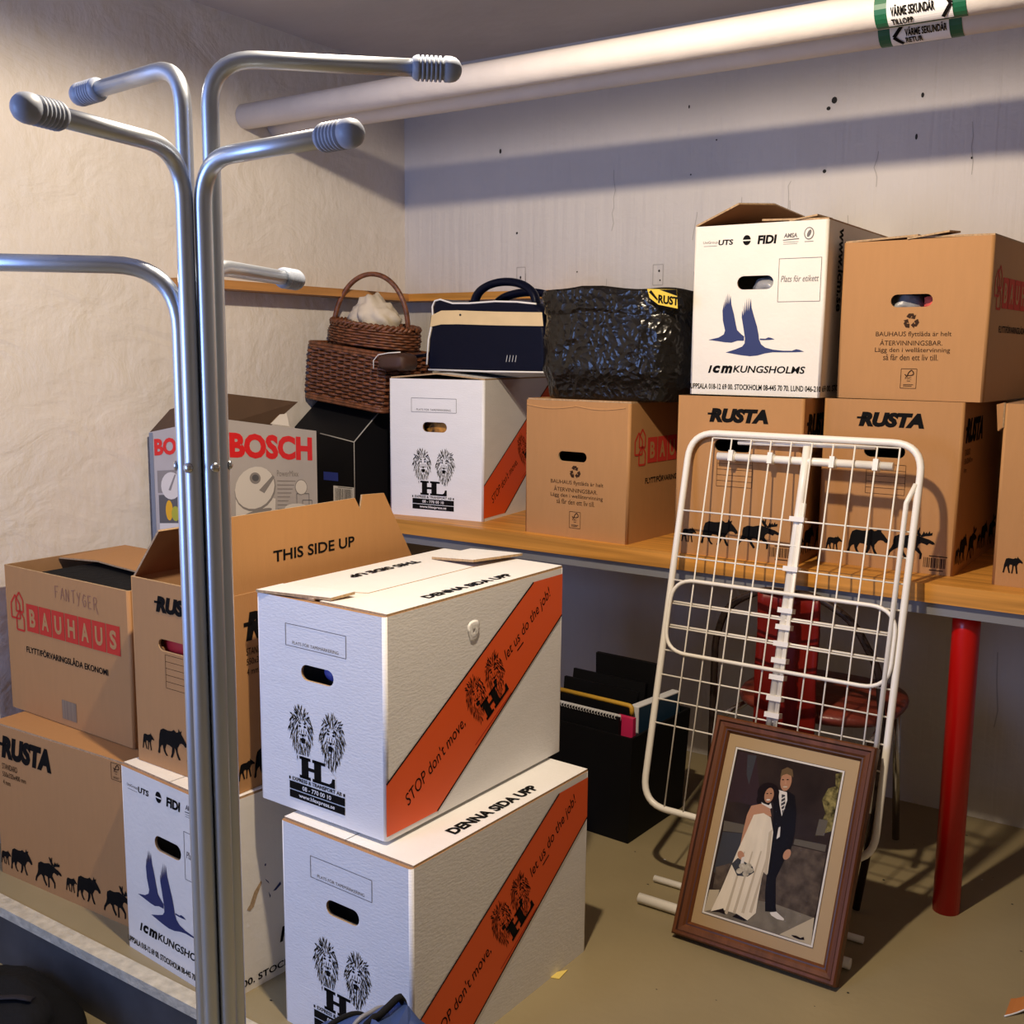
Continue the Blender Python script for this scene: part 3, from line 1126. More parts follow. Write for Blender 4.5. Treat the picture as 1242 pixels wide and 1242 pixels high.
# front stack, white with stripe
hl = box('white orange-striped box on the floor beneath its twin', HLG, 'H', (1.5384, -1.8393), 0, -2.40, HW, HD, HH - .006, HOLE_H,
         print_hl_front, print_hl_right)
h0 = HH - .006
flap_long(hl, HW, HD, h0, -1, 0, 'white', 'card_in', prints=lid_text('THIS SIDE UP', .05, -.10, .12, .026, HW, True))
flap_long(hl, HW, HD, h0, 1, 0, 'white', 'card_in', prints=lid_text('DENNA SIDA UPP', .318, -.141, .135, .027, HW, False))

hu = box('white orange-striped box with slit lid, on top of its twin', HLG, 'H', (1.4484, -1.8013), .4345, -1.74, HW, HD, HH - .006, HOLE_H,
         lambda P: print_hl_front(P, 3), print_hl_right)
# dent in the long side
flap_long(hu, HW, HD, h0, -1, .4, 'white', 'card_in', prints=lid_text('THIS SIDE UP', .052, -.095, .12, .024, HW, True),
          shape=[(0, HD / 2 - .003), (1.15, HD / 2 - .003), (1.15, -HD / 2 + .11), (.9, -HD / 2 + .09), (.88, -HD / 2 + .010), (0, -HD / 2 + .014)])
flap_long(hu, HW, HD, h0, 1, 0, 'white', 'card_in', prints=lid_text('DENNA SIDA UPP', .318, -.141, .135, .024, HW, False))
b = MB()
b.slab([(-.10, .16, h0 + .011), (.03, .145, h0 + .022), (.05, HD / 2 + .012, h0 + .016), (-.10, HD / 2 + .014, h0 + .010)],
       (-.03, 0, 1), .0055, 'white', 'card_edge', 'card_in')
b.build('lid_tab', hu)
b = MB()
b.slab([(-.165, -HD / 2 - .004, h0 + .006), (.02, -HD / 2 + .016, h0 + .012), (.03, -HD / 2 + .07, h0 + .016), (-.16, -HD / 2 + .06, h0 + .008)],
       (0, 0, 1), .0055, 'white', 'card_edge', 'card_in')
b.build('lid_tab', hu)
b = MB()
rings_ = []
for k in range(5):
    rr_ = .024 * (1 - k / 4.6)
    rings_.append([Vector((HW / 2 + .0007 + (0, .0022, .0012, .0030, .0008)[k], -HD / 2 + .256 + rr_ * (.75 + .18 * math.sin(3 * t + k)) * math.cos(t), .346 + rr_ * math.sin(t) * (1.1 + .2 * math.cos(2 * t))))
                   for t in (2 * math.pi * j / 14 for j in range(14))])
b.rings(rings_, 'white')
b.build('dent', hu)

# shelf, white with stripe
hs = box('white box with lion emblem on the shelf beneath the navy bag', HLG, 'H', (.7711, -.5578), S, 7.64, HW, HD, HH + .004, HOLE_H,
         lambda P: print_hl_front(P, 3), print_hl_right)
flap_long(hs, HW, HD, HH + .004, -1, 5, 'white', 'blackbox')
flap_long(hs, HW, HD, HH + .004, 1, 5, 'white', 'blackbox')

# brown with recycling mark
HOLE_B2 = (.172, .234, .098, .030)
bs = box('brown recycling-mark box on the shelf beneath the black sack', BG, 'B', (1.3159, -.6454), S, -3.2, BW, BD_, BH + .008, HOLE_B,
         print_b_narrow, lambda P: print_b_long(P, None, False))
flap_long(bs, BW, BD_, BH + .008, -1, 0, 'card', 'card_in')
flap_long(bs, BW, BD_, BH + .008, 1, 0, 'card', 'card_in')
b = MB()
for u0, u1, dz in ((.004, .17, .017), (.17, .335, .015)):
    pts = []
    for k in range(9):
        q = k / 8
        pts.append((-BW / 2 + u0 + (u1 - u0) * q, -BD_ / 2 - .002, BH + .010 - dz - .008 * math.sin(math.pi * q)))
    top_ = [(x, -BD_ / 2 + .010, BH + .0115) for x, y, z in pts]
    for k in range(8):
        b.face([pts[k], pts[k + 1], top_[k + 1], top_[k]], 'card', True)
b.build('creased_rim', bs)

bt = box('brown recycling-mark box stacked highest beside the white swan box', BG, 'B', (2.1783, -.5542), S + RHt + .001, -3.84, BW, BD_, BH, HOLE_B2,
         print_b_narrow, lambda P: print_b_long(P, None, False))
flap_long(bt, BW, BD_, BH, -1, 2.5, 'card', 'card_in')
flap_long(bt, BW, BD_, BH, 1, 1, 'card', 'card_in')
b = MB()
b.slab([(-.02, -BD_ / 2 - .004, BH + .004), (.075, -BD_ / 2 - .002, BH + .016), (.085, -BD_ / 2 + .05, BH + .018), (-.02, -BD_ / 2 + .05, BH + .006)],
       (0, 0, 1), .004, 'card', 'card_edge', 'card_in')
b.build('lid_tab', bt)

# shelf, moose prints
ra = box('brown moose box on the shelf beneath the white swan box', RG, 'R', (1.792, -.6485), S, 2.75, RWn, RDn, RHt, HOLE_R, print_r_narrow, print_r_long)
rb = box('brown moose box on the shelf beneath a plain brown box', RG, 'R', (2.1403, -.5563), S, .51, RWn, RDn, RHt, HOLE_R, print_r_narrow, print_r_long)
rc = box('brown moose box at the right end of the shelf, cut by the photo edge', RG, 'R', (2.5607, -.5946), S, 0, RWn, RDn, RHt + .002, HOLE_R, print_r_narrow, print_r_long)
for q in (ra, rb, rc):
    flap_long(q, RWn, RDn, RHt - .0045, -1, 0, 'card', 'card_in')
    flap_long(q, RWn, RDn, RHt - .0045, 1, 0, 'card', 'card_in')
b = MB()
b.slab([(-RWn / 2 - .001, -RDn / 2 - .002, .36), (-RWn / 2 - .001, -RDn / 2 - .002, RHt + .004), (-RWn / 2 - .022, -RDn / 2 + .03, RHt - .002), (-RWn / 2 - .014, -RDn / 2 + .02, .35)],
       (-.8, -.6, 0), .004, 'card', 'card_edge', 'card_in')
b.build('torn_corner', rc)

# swan boxes
isx = box('white swan box stacked on a moose box, brown flap sticking up', IG, 'I', (1.8065, -.5796), S + RHt + .001, -.03, IW, ID, IH, HOLE_I,
          print_i_front, lambda P: print_i_right(P, False))
flap_long(isx, IW, ID, IH, -1, 23, 'cream', 'card_in', reach=.125,
          shape=[(0, -ID / 2 + .003), (0, ID / 2 - .003), (1.15, ID / 2 - .003), (1.3, -ID / 2 + .16), (1.0, -ID / 2 + .003)])
flap_long(isx, IW, ID, IH, 1, 2, 'cream', 'card_in', reach=.17)
b = MB()
b.slab([(IW / 2 - .10, -ID / 2 + .004, IH + .004), (IW / 2 - .03, -ID / 2 + .004, IH + .014), (IW / 2 - .03, -ID / 2 + .12, IH + .016), (IW / 2 - .10, -ID / 2 + .12, IH + .006)],
       (0, 0, 1), .004, 'cream', 'card_edge', 'card_in')
b.build('lid_tab', isx)

il = box('white swan box on the floor beneath the open brown box', IG, 'I', (1.0614, -1.8623), 0, -4.66, IW, ID, IH - .0045, HOLE_I,
         print_i_front, lambda P: print_i_right(P, True))
flap_long(il, IW, ID, IH - .0045, -1, 0, 'cream', 'card_in')
flap_long(il, IW, ID, IH - .0045, 1, 0, 'cream', 'card_in')

# left stack
RLh = .400
rl_ = box('wide brown moose box on the floor beside the lower swan box', RG, 'R', (.7019, -1.7825), 0, 2.04, .55, .3293, RLh - .0045, None,
          print_r_long, None)
b = MB()
b.slab([(-.275, -.163, RLh), (.275, -.163, RLh), (.275, .163, RLh), (-.275, .163, RLh)], (0, 0, 1), .0044, 'card', 'card_edge', 'card_in')
b.build('flap', rl_)

bl = box('open brown box with red lettered squares, stacked by the left wall', BG, 'B', (.6081, -1.7200), RLh + .002, -1.03, BD_, BW, BH, None,
         lambda P: print_b_long(P, 'FANTYGER', True), None, open_top=True)
b = MB()
zt = BH
b.slab([(-.24, BW / 2 - .004, zt + .004), (-.247, BW / 2 - .20, zt - .002), (-.10, BW / 2 - .185, zt + .004), (-.02, BW / 2 - .19, zt + .002),
        (.10, BW / 2 - .205, zt + .003), (.25, BW / 2 - .215, zt + .001), (.25, BW / 2 - .004, zt + .004)][::-1], (0, 0, 1), .004, 'card', 'card_edge', 'card_in')
b.build('flap', bl)
b = MB()
b.box((-.16, -BW / 2 + .012, .012), (.246, BW / 2 - .05, BH - .014), 'blackfab')
bc = b.build('document_case', None, loc=bl.location + Vector((0, 0, .0)), rot=(0, 0, R(-1.03)))
tag(bc, 'black flat case inside the open box with red squares', 'case')

ro = box('open brown moose box with raised flaps on the lower swan box', RG, 'R', (1.0548, -1.8069), IH + .001, -1.4, RWn, RDn, RHt, (.140, .276, .098, .026),
         print_r_narrow, print_r_long, open_top=True)


def up_text(b, O, D, n):
    Pn = Panel(b, Vector((RWn / 2 - .002, -RDn / 2, RHt)), (0, 1, 0), (0, 0, 1), .0008)
    Pn.text('THIS SIDE UP', .113, .052, .238, .024, 'ink', bold=.02)


flap_long(ro, RWn, RDn, RHt, 1, 90, 'card', 'card', reach=.165, prints=up_text,
          shape=[(0, -RDn / 2 + .003), (0, RDn / 2 - .003), (.98, RDn / 2 - .10), (1.0, RDn / 2 - .172), (.80, RDn / 2 - .178), (.97, RDn / 2 - .195), (.96, -RDn / 2 + .003)])
flap_long(ro, RWn, RDn, RHt, -1, 50, 'card_in', 'card_in', reach=.142)
b = MB()
b.slab([(-RWn / 2 + .008, -RDn / 2 + .009, RHt - .003), (RWn / 2 - .008, -RDn / 2 + .009, RHt - .003), (RWn / 2 - .014, -RDn / 2 + .03, RHt - .15), (-RWn / 2 + .014, -RDn / 2 + .03, RHt - .15)],
       (0, 1, .1), .004, 'card_in', 'card_edge', 'card_in')
b.build('flap', ro)


# things seen through the hand holes
def lump(name, label, cat, loc, rx, ry, rz, m, seed=1, amp=.25):
    b = MB()
    bmesh.ops.create_icosphere(b.bm, subdivisions=3, radius=1)
    for v in b.bm.verts:
        k = 1 + amp * noise.noise(v.co * 2.2 + Vector((seed, 0, 0)))
        v.co = Vector((v.co.x * rx * k, v.co.y * ry * k, v.co.z * rz * k))
    for f in b.bm.faces:
        f.smooth = True
    b.mi(m)
    return tag(b.build(name, None, loc=loc), label, cat)


def in_box(root, x, y, z):
    a = root.rotation_euler.z
    return root.location + Vector((x * math.cos(a) - y * math.sin(a), x * math.sin(a) + y * math.cos(a), z))


lump('patterned_cloth', 'orange and green cloth seen through the lion box hand hole on the shelf', 'cloth', in_box(hs, 0, -.20, .275), .10, .07, .06, 'multifab', 3)
lump('blue_cloth', 'dark blue cloth seen through the upper striped box hand hole', 'cloth', in_box(hu, .012, -.232, .286), .032, .045, .026, 'deepblue', 5, .08)
lump('grey_wrapping', 'grey film seen through the hand hole of the highest brown box', 'wrapping', in_box(bt, -.04, -.18, .228), .05, .055, .035, 'greyplastic', 6)
lump('red_wrapping', 'coral red film seen through the hand hole of the highest brown box', 'wrapping', in_box(bt, .045, -.18, .226), .04, .055, .032, 'redplastic', 8)
lump('grey_bundle', 'grey bundle seen through the hand hole of the upper swan box', 'bundle', in_box(isx, .02, -.235, .275), .05, .055, .03, 'greyplastic', 9)
lump('red_cloth', 'deep red cloth seen through the open brown box hand hole', 'cloth', in_box(ro, -.03, -.215, .272), .09, .045, .06, 'deepred', 10, .06)

# ================================================================== BLENDER CARTON (silver, red letters)
sx = thing('plain_carton', 'plain brown carton hidden behind the left stack, carrying the silver box', 'box', (.175, -1.0, 0))
b = carton_body(.30, .38, .55, 'card', 'card_in')
b.build('carton_body', sx)
kb = thing('appliance_box', 'silver appliance box with red letters behind the open boxes', 'box', (.17, -1.01, .551))
b = MB()
x0, x1, y0, y1 = -.147, .147, -.19, .20
zb = 0
tL, tM, tR, tB = .532, .586, .529, .52
Pb = [Vector((x0, y0, 0)), Vector((x1, y0, 0)), Vector((x1, y1, 0)), Vector((x0, y1, 0)),
      Vector((x0, y0, tL)), Vector((x1, y0, tM)), Vector((x1, y1, tR)), Vector((x0, y1, tB))]
b.face([Pb[0], Pb[1], Pb[5], Pb[4]], 'boschsilver')
b.face([Pb[1], Pb[2], Pb[6], Pb[5]], 'boschsilver')
b.face([Pb[2], Pb[3], Pb[7], Pb[6]], 'boschblue')
b.face([Pb[3], Pb[0], Pb[4], Pb[7]], 'boschblue')
b.face([Pb[3], Pb[2], Pb[1], Pb[0]], 'boschblue')
b.face([p + Vector((0, 0, -.03)) for p in (Pb[4], Pb[5], Pb[6], Pb[7])], 'card_in')
F = Panel(b, (x0, y0, 0), (1, 0, .10), (0, 0, 1))
Z0 = -.551
F.rect(0, .0, .017, .53, 'boschblue')
F.text('BOSCH', .022, .462, .235, .050, 'boschred', bold=.045)
F.rect(.031, .352, .140, .418, 'printmid')
F.ell(.092, .372, .045, .040, 'printlight', .0003)
F.poly([(.080, .360), (.110, .405), (.116, .404), (.090, .358)], 'printmid', .0006)
F.rect(.034, .256, .150, .346, 'printdark')
F.ell(.080, .300, .016, .030, 'yellow', .0003)
F.ell(.108, .290, .018, .022, 'greenfruit', .0004)
F.rect(.034, .190, .150, .262, 'printlight', .0002)
Q = Panel(b, (x1, y0, 0), (0, 1, -.105), (0, 0, 1))
Q.text('BOSCH', .044, .477, .326, .0725, 'boschred', bold=.05)
Q.ell(.137, .388, .081, .063, 'printmid', .00025, rot=.35)
Q.ell(.135, .392, .078, .060, 'printlight', .0004, rot=.35)
Q.poly([(.062, .385), (.06, .30), (.07, .15), (.20, .15), (.214, .36)], 'printlight', .0001)
Q.poly([(.045, .15), (.05, .28), (.066, .33), (.075, .33), (.062, .27), (.06, .15)], 'printlight', .0002)
Q.ell(.142, .318, .058, .009, 'printmid', .0003, rot=.2)
Q.ell(.136, .420, .021, .017, 'printmid', .0006)
Q.ell(.137, .421, .013, .010, 'printdark', .0008)
Q.poly([(.150, .385), (.205, .430), (.212, .424), (.170, .376)], 'printmid', .0006)
Q.text('PowerMixx', .222, .427, .088, .018, 'printmid')
for k in range(8):
    Q.rect(.222, .412 - k * .012, .222 + (.075 - k * .006), .4145 - k * .012, 'printmid')
for cx, w_, h_ in ((.327, .026, .085), (.345, .02, .065)):
    Q.frame(cx - w_, .28, cx + w_, .29 + h_, .002, 'printdark')
Q.ell(.320, .395, .026, .024, 'printmid', .0002)
Q.ell(.320, .395, .0235, .0215, 'printlight', .0004)
Q.ell(.300, .330, .05, .015, 'printlight', .0001)
b.build('box_body', kb)
b = MB()
b.slab([(x1, y0 + .026, tM - .02), (x1 - .01, y0 + .20, tM - .04), (x1 - .005, y1 - .07, .62), (x1 - .02, y0 + .03, .655)], (1, 0, .1), .003, 'darkboard', 'card_edge', 'darkboard')
b.slab([(x0, y0 + .002, tL), (x1, y0 + .002, tM), (x1 - .01, y0 + .03, .655), (x0 + .06, y0 + .03, .60)], (0, -1, .3), .003, 'darkboard', 'card_edge', 'darkboard')
b.slab([(x1 + .002, y0 + .20, tM - .026), (x1 + .002, y0 + .275, tR + .02), (x1 - .012, y0 + .275, tR + .073)], (1, 0, .1), .003, 'printlight', 'card_edge', 'printlight')
b.build('flap', kb)

# ================================================================== BLACK CARTON + BASKETS
bb = thing('black_box', 'battered black box in the shelf corner beneath the wicker baskets', 'box', (.15, -.33, S))
b = MB()
prof = [(-.27, 0), (-.27, .222), (-.15, .312), (.27, .318), (.27, 0)]


def bp(x, y, z):
    return Vector((x, y, z + (.036 * (.13 - x) / .26 if z > 0 else 0)))


for side, x in ((0, -.14), (1, .13)):
    pts = [bp(x, y, z) for y, z in prof]
    b.face(pts if side else pts[::-1], 'blackbox')
for (y0_, z0_), (y1_, z1_) in zip(prof, prof[1:] + prof[:1]):
    b.face([bp(-.14, y0_, z0_), bp(.13, y0_, z0_), bp(.13, y1_, z1_), bp(-.14, y1_, z1_)], 'blackbox')
b.tube([bp(-.02, -.271, .222), bp(.06, -.271, .222), bp(.131, -.271, .222), bp(.131, -.21, .268), bp(.131, -.15, .312)], .0022, 'scuff', 5)
b.tube([bp(.131, -.271, .222), bp(.131, -.271, .02)], .0014, 'scuff', 5)
P = Panel(b, (0, -.27, 0), (1, 0, 0), (0, 0, 1), .001)
P.rect(.036, .0, .128, .072, 'paper')
barcode(P, .044, .01, .122, .064, 'ink', 9)
P.rect(-.008, .088, .058, .116, 'deepblue')
b.build('box_body', bb)


def wicker_wall(b, path, h0, h1, rows, stake_n, m, amp=.0035, r_=.0042, lean=None, closed=True):
    """woven strands following a closed path; path(t, z) returns (point, outward normal)"""
    seg = stake_n * 4
    for i in range(rows):
        z = h0 + (h1 - h0) * (i + .5) / rows
        pts = []
        for k in range(seg):
            t = k / seg
            p, n = path(t, z)
            pts.append(p + n * (amp * math.cos(math.pi * (t * stake_n + i))))
        b.tube(pts, r_, m, 4, closed=True, flat=(1.15, .8))


def rect_path(hw, hd, r_):
    per = []
    for cx, cy, a0 in ((hw - r_, -hd + r_, -90), (hw - r_, hd - r_, 0), (-hw + r_, hd - r_, 90), (-hw + r_, -hd + r_, 180)):
        for k in range(5):
            a = R(a0 + 22.5 * k)
            per.append((Vector((cx + r_ * math.cos(a), cy + r_ * math.sin(a), 0)), Vector((math.cos(a), math.sin(a), 0))))
    L = [0]
    for i in range(len(per)):
        L.append(L[-1] + (per[(i + 1) % len(per)][0] - per[i][0]).length)

    def f(t, z):
        d = (t % 1) * L[-1]
        for i in range(len(per)):
            if d <= L[i + 1] + 1e-9:
                q = (d - L[i]) / max(L[i + 1] - L[i], 1e-9)
                a, c = per[i], per[(i + 1) % len(per)]
                p = a[0].lerp(c[0], q)
                n = a[1].lerp(c[1], q).normalized()
                return Vector((p.x, p.y, z)), n
        return Vector((per[0][0].x, per[0][0].y, z)), per[0][1]
    return f


hb = thing('wicker_hamper', 'large square-cornered brown wicker basket on the black box', 'basket', (.178, -.415, 1.145), (0, R(6.6), 0))
b = MB()
pf = rect_path(.172, .130, .012)
wicker_wall(b, pf, .014, .178, 15, 40, 'wicker', amp=.0058, r_=.0054)
for k in range(40):
    p, n = pf((k + .5) / 40, 0)
    b.tube([p, p + Vector((0, 0, .185))], .0035, 'wicker_dk', 5)
b.build('woven_side', hb)
b = MB()
for z in (0.004, .012, .180, .190):
    b.tube([pf(k / 60, z)[0] + pf(k / 60, z)[1] * .003 for k in range(60)], .0062, 'wicker', 6, closed=True)
b.build('rim', hb)
b = MB()
for k in range(23):
    y = -.1254 + k * .0114
    b.tube([(-.168 + .336 * j / 40, y, .184 + .002 * math.cos(math.pi * (j / 2 + k))) for j in range(41)], .0058, 'wicker', 4)
b.build('lid', hb)
b = MB()
b.box((-.166, -.124, .004), (.166, .124, .01), 'wicker_dk')
b.build('bottom', hb)

rb_ = thing('handled_basket', 'round wicker basket with tall hoop handle and pale cloth inside', 'basket', (.208, -.418, 1.3395), (0, R(6.6), 0))


def rp(t, z):
    a = 2 * math.pi * t
    q = z / .085
    n = Vector((math.cos(a), .72 * math.sin(a), 0))
    rr = .166 + .010 * math.sin(math.pi * min(q, 1)) - .010 * q
    p = n * rr
    return Vector((p.x, p.y, z)), Vector((math.cos(a), math.sin(a), 0))


b = MB()
wicker_wall(b, rp, .005, .066, 7, 34, 'wicker')
b.build('woven_side', rb_)
b = MB()
for ph in (0, math.pi):
    pts = []
    for k in range(120):
        p, n = rp(k / 120, .072)
        pts.append(p + n * (.007 * math.cos(24 * 2 * math.pi * k / 120 + ph)) + Vector((0, 0, .007 * math.sin(24 * 2 * math.pi * k / 120 + ph))))
    b.tube(pts, .0065, 'wicker', 5, closed=True)
b.build('rim', rb_)
b = MB()
pts = []
for k in range(37):
    a = math.pi * k / 36
    pts.append(Vector((-.020 - .128 * math.cos(a), -.045 + .09 * k / 36, .055 + .185 * math.sin(a) ** .85)))
b.tube(pts, .0085, 'wicker', 8)
b.build('handle', rb_)
b = MB()
b.lathe((0, 0, .002), (0, 0, 1), [(0, .10), (.006, .10)], 'wicker_dk', 24)
b.build('bottom', rb_)

# pale cloth in the basket
b = MB()
bmesh.ops.create_uvsphere(b.bm, u_segments=36, v_segments=20, radius=1)
for v in b.bm.verts:
    c_ = v.co.copy()
    fold = .34 * math.sin(9 * math.atan2(c_.y, c_.x + .3) + 4 * c_.z) * (1 - abs(c_.z)) + .5 * noise.noise(c_ * 3.0)
    k = 1 + fold * .45
    v.co = Vector((c_.x * .088 * k, c_.y * .070 * k, c_.z * .060 * (1 + .45 * max(0, 1 - abs(c_.x + .05) * 2.2)) * k))
for f in b.bm.faces:
    f.smooth = True
b.mi('cloth')
tag(b.build('linen_cloth', None, loc=(.205, -.405, 1.432)), 'crumpled beige cloth lying in the round handled basket', 'cloth')
lump('cream_cloth', 'small cream cloth at the front of the round handled basket', 'cloth', (.135, -.475, 1.405), .040, .022, .020, 'bagcream', 4)

# ================================================================== NAVY BAG
nb = thing('holdall_bag', 'navy vinyl holdall with cream stripe standing on the lion box', 'bag', (.730, -.40, 1.262))


def extr(b, prof, y0_, y1_, m, inset=.02):
    """profile in x,z swept in y with softened ends"""
    c = Vector((sum(p[0] for p in prof) / len(prof), 0, sum(p[1] for p in prof) / len(prof)))
    rings = []
    for y, k in ((y0_, .0), (y0_, 1 - inset * 2), (y0_ + inset * .25, 1 - inset * .5), (y0_ + inset, 1.0), (y1_ - inset, 1.0), (y1_ - inset * .25, 1 - inset * .5), (y1_, 1 - inset * 2), (y1_, .0)):
        if k == 0:
            continue
        rings.append([Vector((c.x + (x - c.x) * k, y, c.z + (z - c.z) * k)) for x, z in prof])
    b.rings(rings, m)


bagp = [(-.222, .002), (-.229, .02), (-.222, .10), (-.204, .165), (-.206, .205), (-.196, .222), (-.174, .226), (-.125, .213), (-.06, .212), (.04, .216),
        (.12, .213), (.19, .206), (.212, .18), (.222, .10), (.226, .02), (.222, .002)]
b = MB()
extr(b, bagp, -.10, .10, 'navy', .03)
P = Panel(b, (0, -.1002, 0), (1, 0, 0), (0, 0, 1), .0012)
for k in range(4):
    P.line((.082 + .011 * k, .034), (.086 + .011 * k, .054), .0022, 'scuff')
b.build('bag_body', nb)
b = MB()
bandp = [(-.1765, .143), (-.172, .155), (-.1665, .185), (.186, .172), (.1915, .134), (.1, .138), (0, .1405), (-.1, .1475)]
zz = lambda x: (.1475 if x < -.1 else .1425 - .02 * (x + .1)) 
for sgn, ys in ((-1, -.1032), (1, .1032)):
    top_ = [(-.204, .176), (-.165, .190), (-.10, .190), (-.03, .187), (.05, .184), (.13, .182), (.210, .180)]
    bot_ = [(-.210, .140), (-.165, .1475), (-.10, .1475), (-.03, .1455), (.05, .143), (.13, .1415), (.215, .140)]
    for k in range(6):
        b.face([(bot_[k][0], ys, bot_[k][1]), (bot_[k + 1][0], ys, bot_[k + 1][1]), (top_[k + 1][0], ys, top_[k + 1][1]), (top_[k][0], ys, top_[k][1])][::(1 if sgn < 0 else -1)], 'bagcream')
pe = [(-.103, 1), (-.085, 1.06), (0, 1.08), (.085, 1.06), (.103, 1)]
for (ya, ka), (yb_, kb_) in zip(pe, pe[1:]):
    b.face([(-.211 * ka, ya, .140), (-.206 * ka, ya, .176), (-.206 * kb_, yb_, .176), (-.211 * kb_, yb_, .140)], 'bagcream', True)
P = Panel(b, (0, -.1036, 0), (1, 0, 0), (0, 0, 1), .0008)
P.ell(-.090, .176, .0042, .0034, 'hole')
b.build('stripe', nb)
b = MB()
for ys in (-.100, .100):
    b.tube([Vector((x * .985, ys, z * .985 + .002)) for x, z in bagp[1:12]], .0030, 'piping', 6)
    b.tube([(-.219, ys, .006), (0, ys - .001, .004), (.218, ys, .005)], .0028, 'piping', 6)
b.build('piping', nb)
b = MB()
for ys in (-.062, .05):
    pts = []
    for k in range(25):
        a = math.pi * k / 24
        pts.append((.048 - .115 * math.cos(a), ys + (.02 if ys > 0 else 0) * math.sin(a), .195 + (.080 if ys < 0 else .055) * math.sin(a) ** .75))
    b.tube(pts, .0155, 'navy', 8, flat=(.8, 1.1))
    b.lathe((-.067, ys - .008, .185), (0, 0, 1), [(0, .013), (.02, .015), (.035, .013)], 'navy', 10)
b.build('handle', nb)
b = MB()
b.tube(fillet([(-.215, -.02, .14), (-.245, -.02, .10), (-.248, -.03, .06), (-.275, -.05, .05), (-.315, -.06, .045), (-.335, -.06, .02)], .03), .0055, 'navy', 6, flat=(.5, 1.6))
b.build('strap', nb)

# small brown woven pouch between basket and bag
b = MB()
bmesh.ops.create_uvsphere(b.bm, u_segments=28, v_segments=16, radius=1)
for v in b.bm.verts:
    c_ = v.co
    sg = lambda q, e: math.copysign(abs(q) ** e, q)
    v.co = Vector((sg(c_.x, .45) * .056, sg(c_.y, .45) * .045, sg(c_.z, .5) * .026 + .004 * math.sin(c_.x * 30) * math.cos(c_.y * 30)))
for f in b.bm.faces:
    f.smooth = True
b.mi('wicker_dk')
wp = thing('woven_pouch', 'small dark brown woven pouch squeezed between basket and navy bag', 'pouch', (.424, -.548, 1.291))
b.build('pouch_body', wp)
b = MB()
b.tube([(-.062, -.046, -.022), (-.060, -.048, .004), (-.040, -.048, .022), (0, -.047, .028), (.05, -.046, .031)], .0018, 'piping', 6)
b.build('piping', wp)

# ================================================================== BLACK SACK
sk = thing('plastic_sack', 'big crinkled black plastic sack on the brown shelf box', 'sack', (1.212, -.42, S + BH + .0125))
b = MB()
rings_ = []
NZ, NA = 46, 120
for i in range(NZ + 1):
    q = i / NZ
    ring = []
    for k in range(NA):
        a = 2 * math.pi * k / NA
        ca, sa = math.cos(a), math.sin(a)
        ex = .42
        hx = .212 + .016 * min(1, q * 4) - .004 * q
        hy = .19 + .02 * min(1, q * 4) - .03 * max(0, q - .6)
        x = math.copysign(abs(ca) ** ex, ca) * hx
        y = math.copysign(abs(sa) ** ex, sa) * hy
        topz = .300 + .016 * noise.noise(Vector((x * 6, y * 6, 2))) + .012 * math.exp(-((x + .03) / .06) ** 2) + .006 * math.exp(-((x - .06) / .05) ** 2)
        z = q * topz
        p = Vector((x, y, z))
        d = .012 * noise.noise(p * 5 + Vector((4, 0, 0))) - .016 * abs(noise.noise(Vector((p.x * 9 + 2, p.y * 9, p.z * 12)))) - .003 * abs(noise.noise(p * 30)) + .006 + (.006 if q > .80 else 0)
        d *= min(1, q * 6 + .15)
        n = Vector((x / hx, y / hy, 0)).normalized()
        ring.append(p + n * d)
    rings_.append(ring)
for kk, dz in ((.9, -.006), (.6, -.012), (.25, -.006)):
    rings_.append([Vector((p.x * kk, p.y * kk, p.z + dz + .008 * noise.noise(p * 20))) for p in rings_[NZ]])
b.rings(rings_, 'sack')
b.build('sack_body', sk)
b = MB()
P = Panel(b, (.148, -.2205, .248), (1, 0, -.02), (-.04, -.10, 1), .004)
P.poly([(0, .048), (.006, .025), (.03, .008), (.085, -.002), (.085, .046)], 'sticker')
P.text('RUSTA', .030, .012, .075, .022, 'ink', rot=-.12, bold=.04, l=.001)
P.poly([(.005, .040), (.028, .018), (.030, .022), (.012, .045)], 'ink', .001)
P.poly([(.036, .046), (.085, .030), (.085, .046)], 'ink', .0008)
b.build('sticker', sk)['label'] = 'yellow printed sticker'

# ================================================================== RED CHAIR
ch = thing('chair', 'red seated tube chair standing under the shelf behind the drying rack', 'chair', (1.83, -.50, 0))
b = MB()
loop_ = [(-.20, -.235, .0065), (-.212, -.225, .30), (-.215, -.220, .60), (-.19, -.22, .70), (-.10, -.22, .752), (.04, -.22, .755), (.13, -.22, .705), (.195, -.22, .60), (.213, -.222, .45), (.208, -.225, .25), (.18, -.238, .0065)]
b.tube(fillet(loop_, .14, 7), .0095, 'chairtube', 10)
b.build('back_frame', ch)
for sgn in (-1, 1):
    b = MB()
    b.tube([(sgn * .15, .15, .425), (sgn * .155, .21, .0065)], .010, 'chrome', 10)
    b.build('leg', ch)
    b = MB()
    b.tube([(sgn * .185, -.22, .415), (sgn * .15, .15, .418)], .008, 'chrome', 8)
    b.build('seat_rail', ch)
b = MB()
rings_ = []
for z, k in ((.428, .95), (.434, .99), (.443, 1.0), (.453, .98), (.459, .86), (.461, .5)):
    rings_.append([Vector((math.copysign(abs(math.cos(t)) ** .75, math.cos(t)) * .205 * k, math.copysign(abs(math.sin(t)) ** .75, math.sin(t)) * .20 * k, z)) for t in (2 * math.pi * j / 40 for j in range(40))])
b.rings(rings_, 'chairseat')
b.build('seat', ch)
b = MB()
rings_ = []
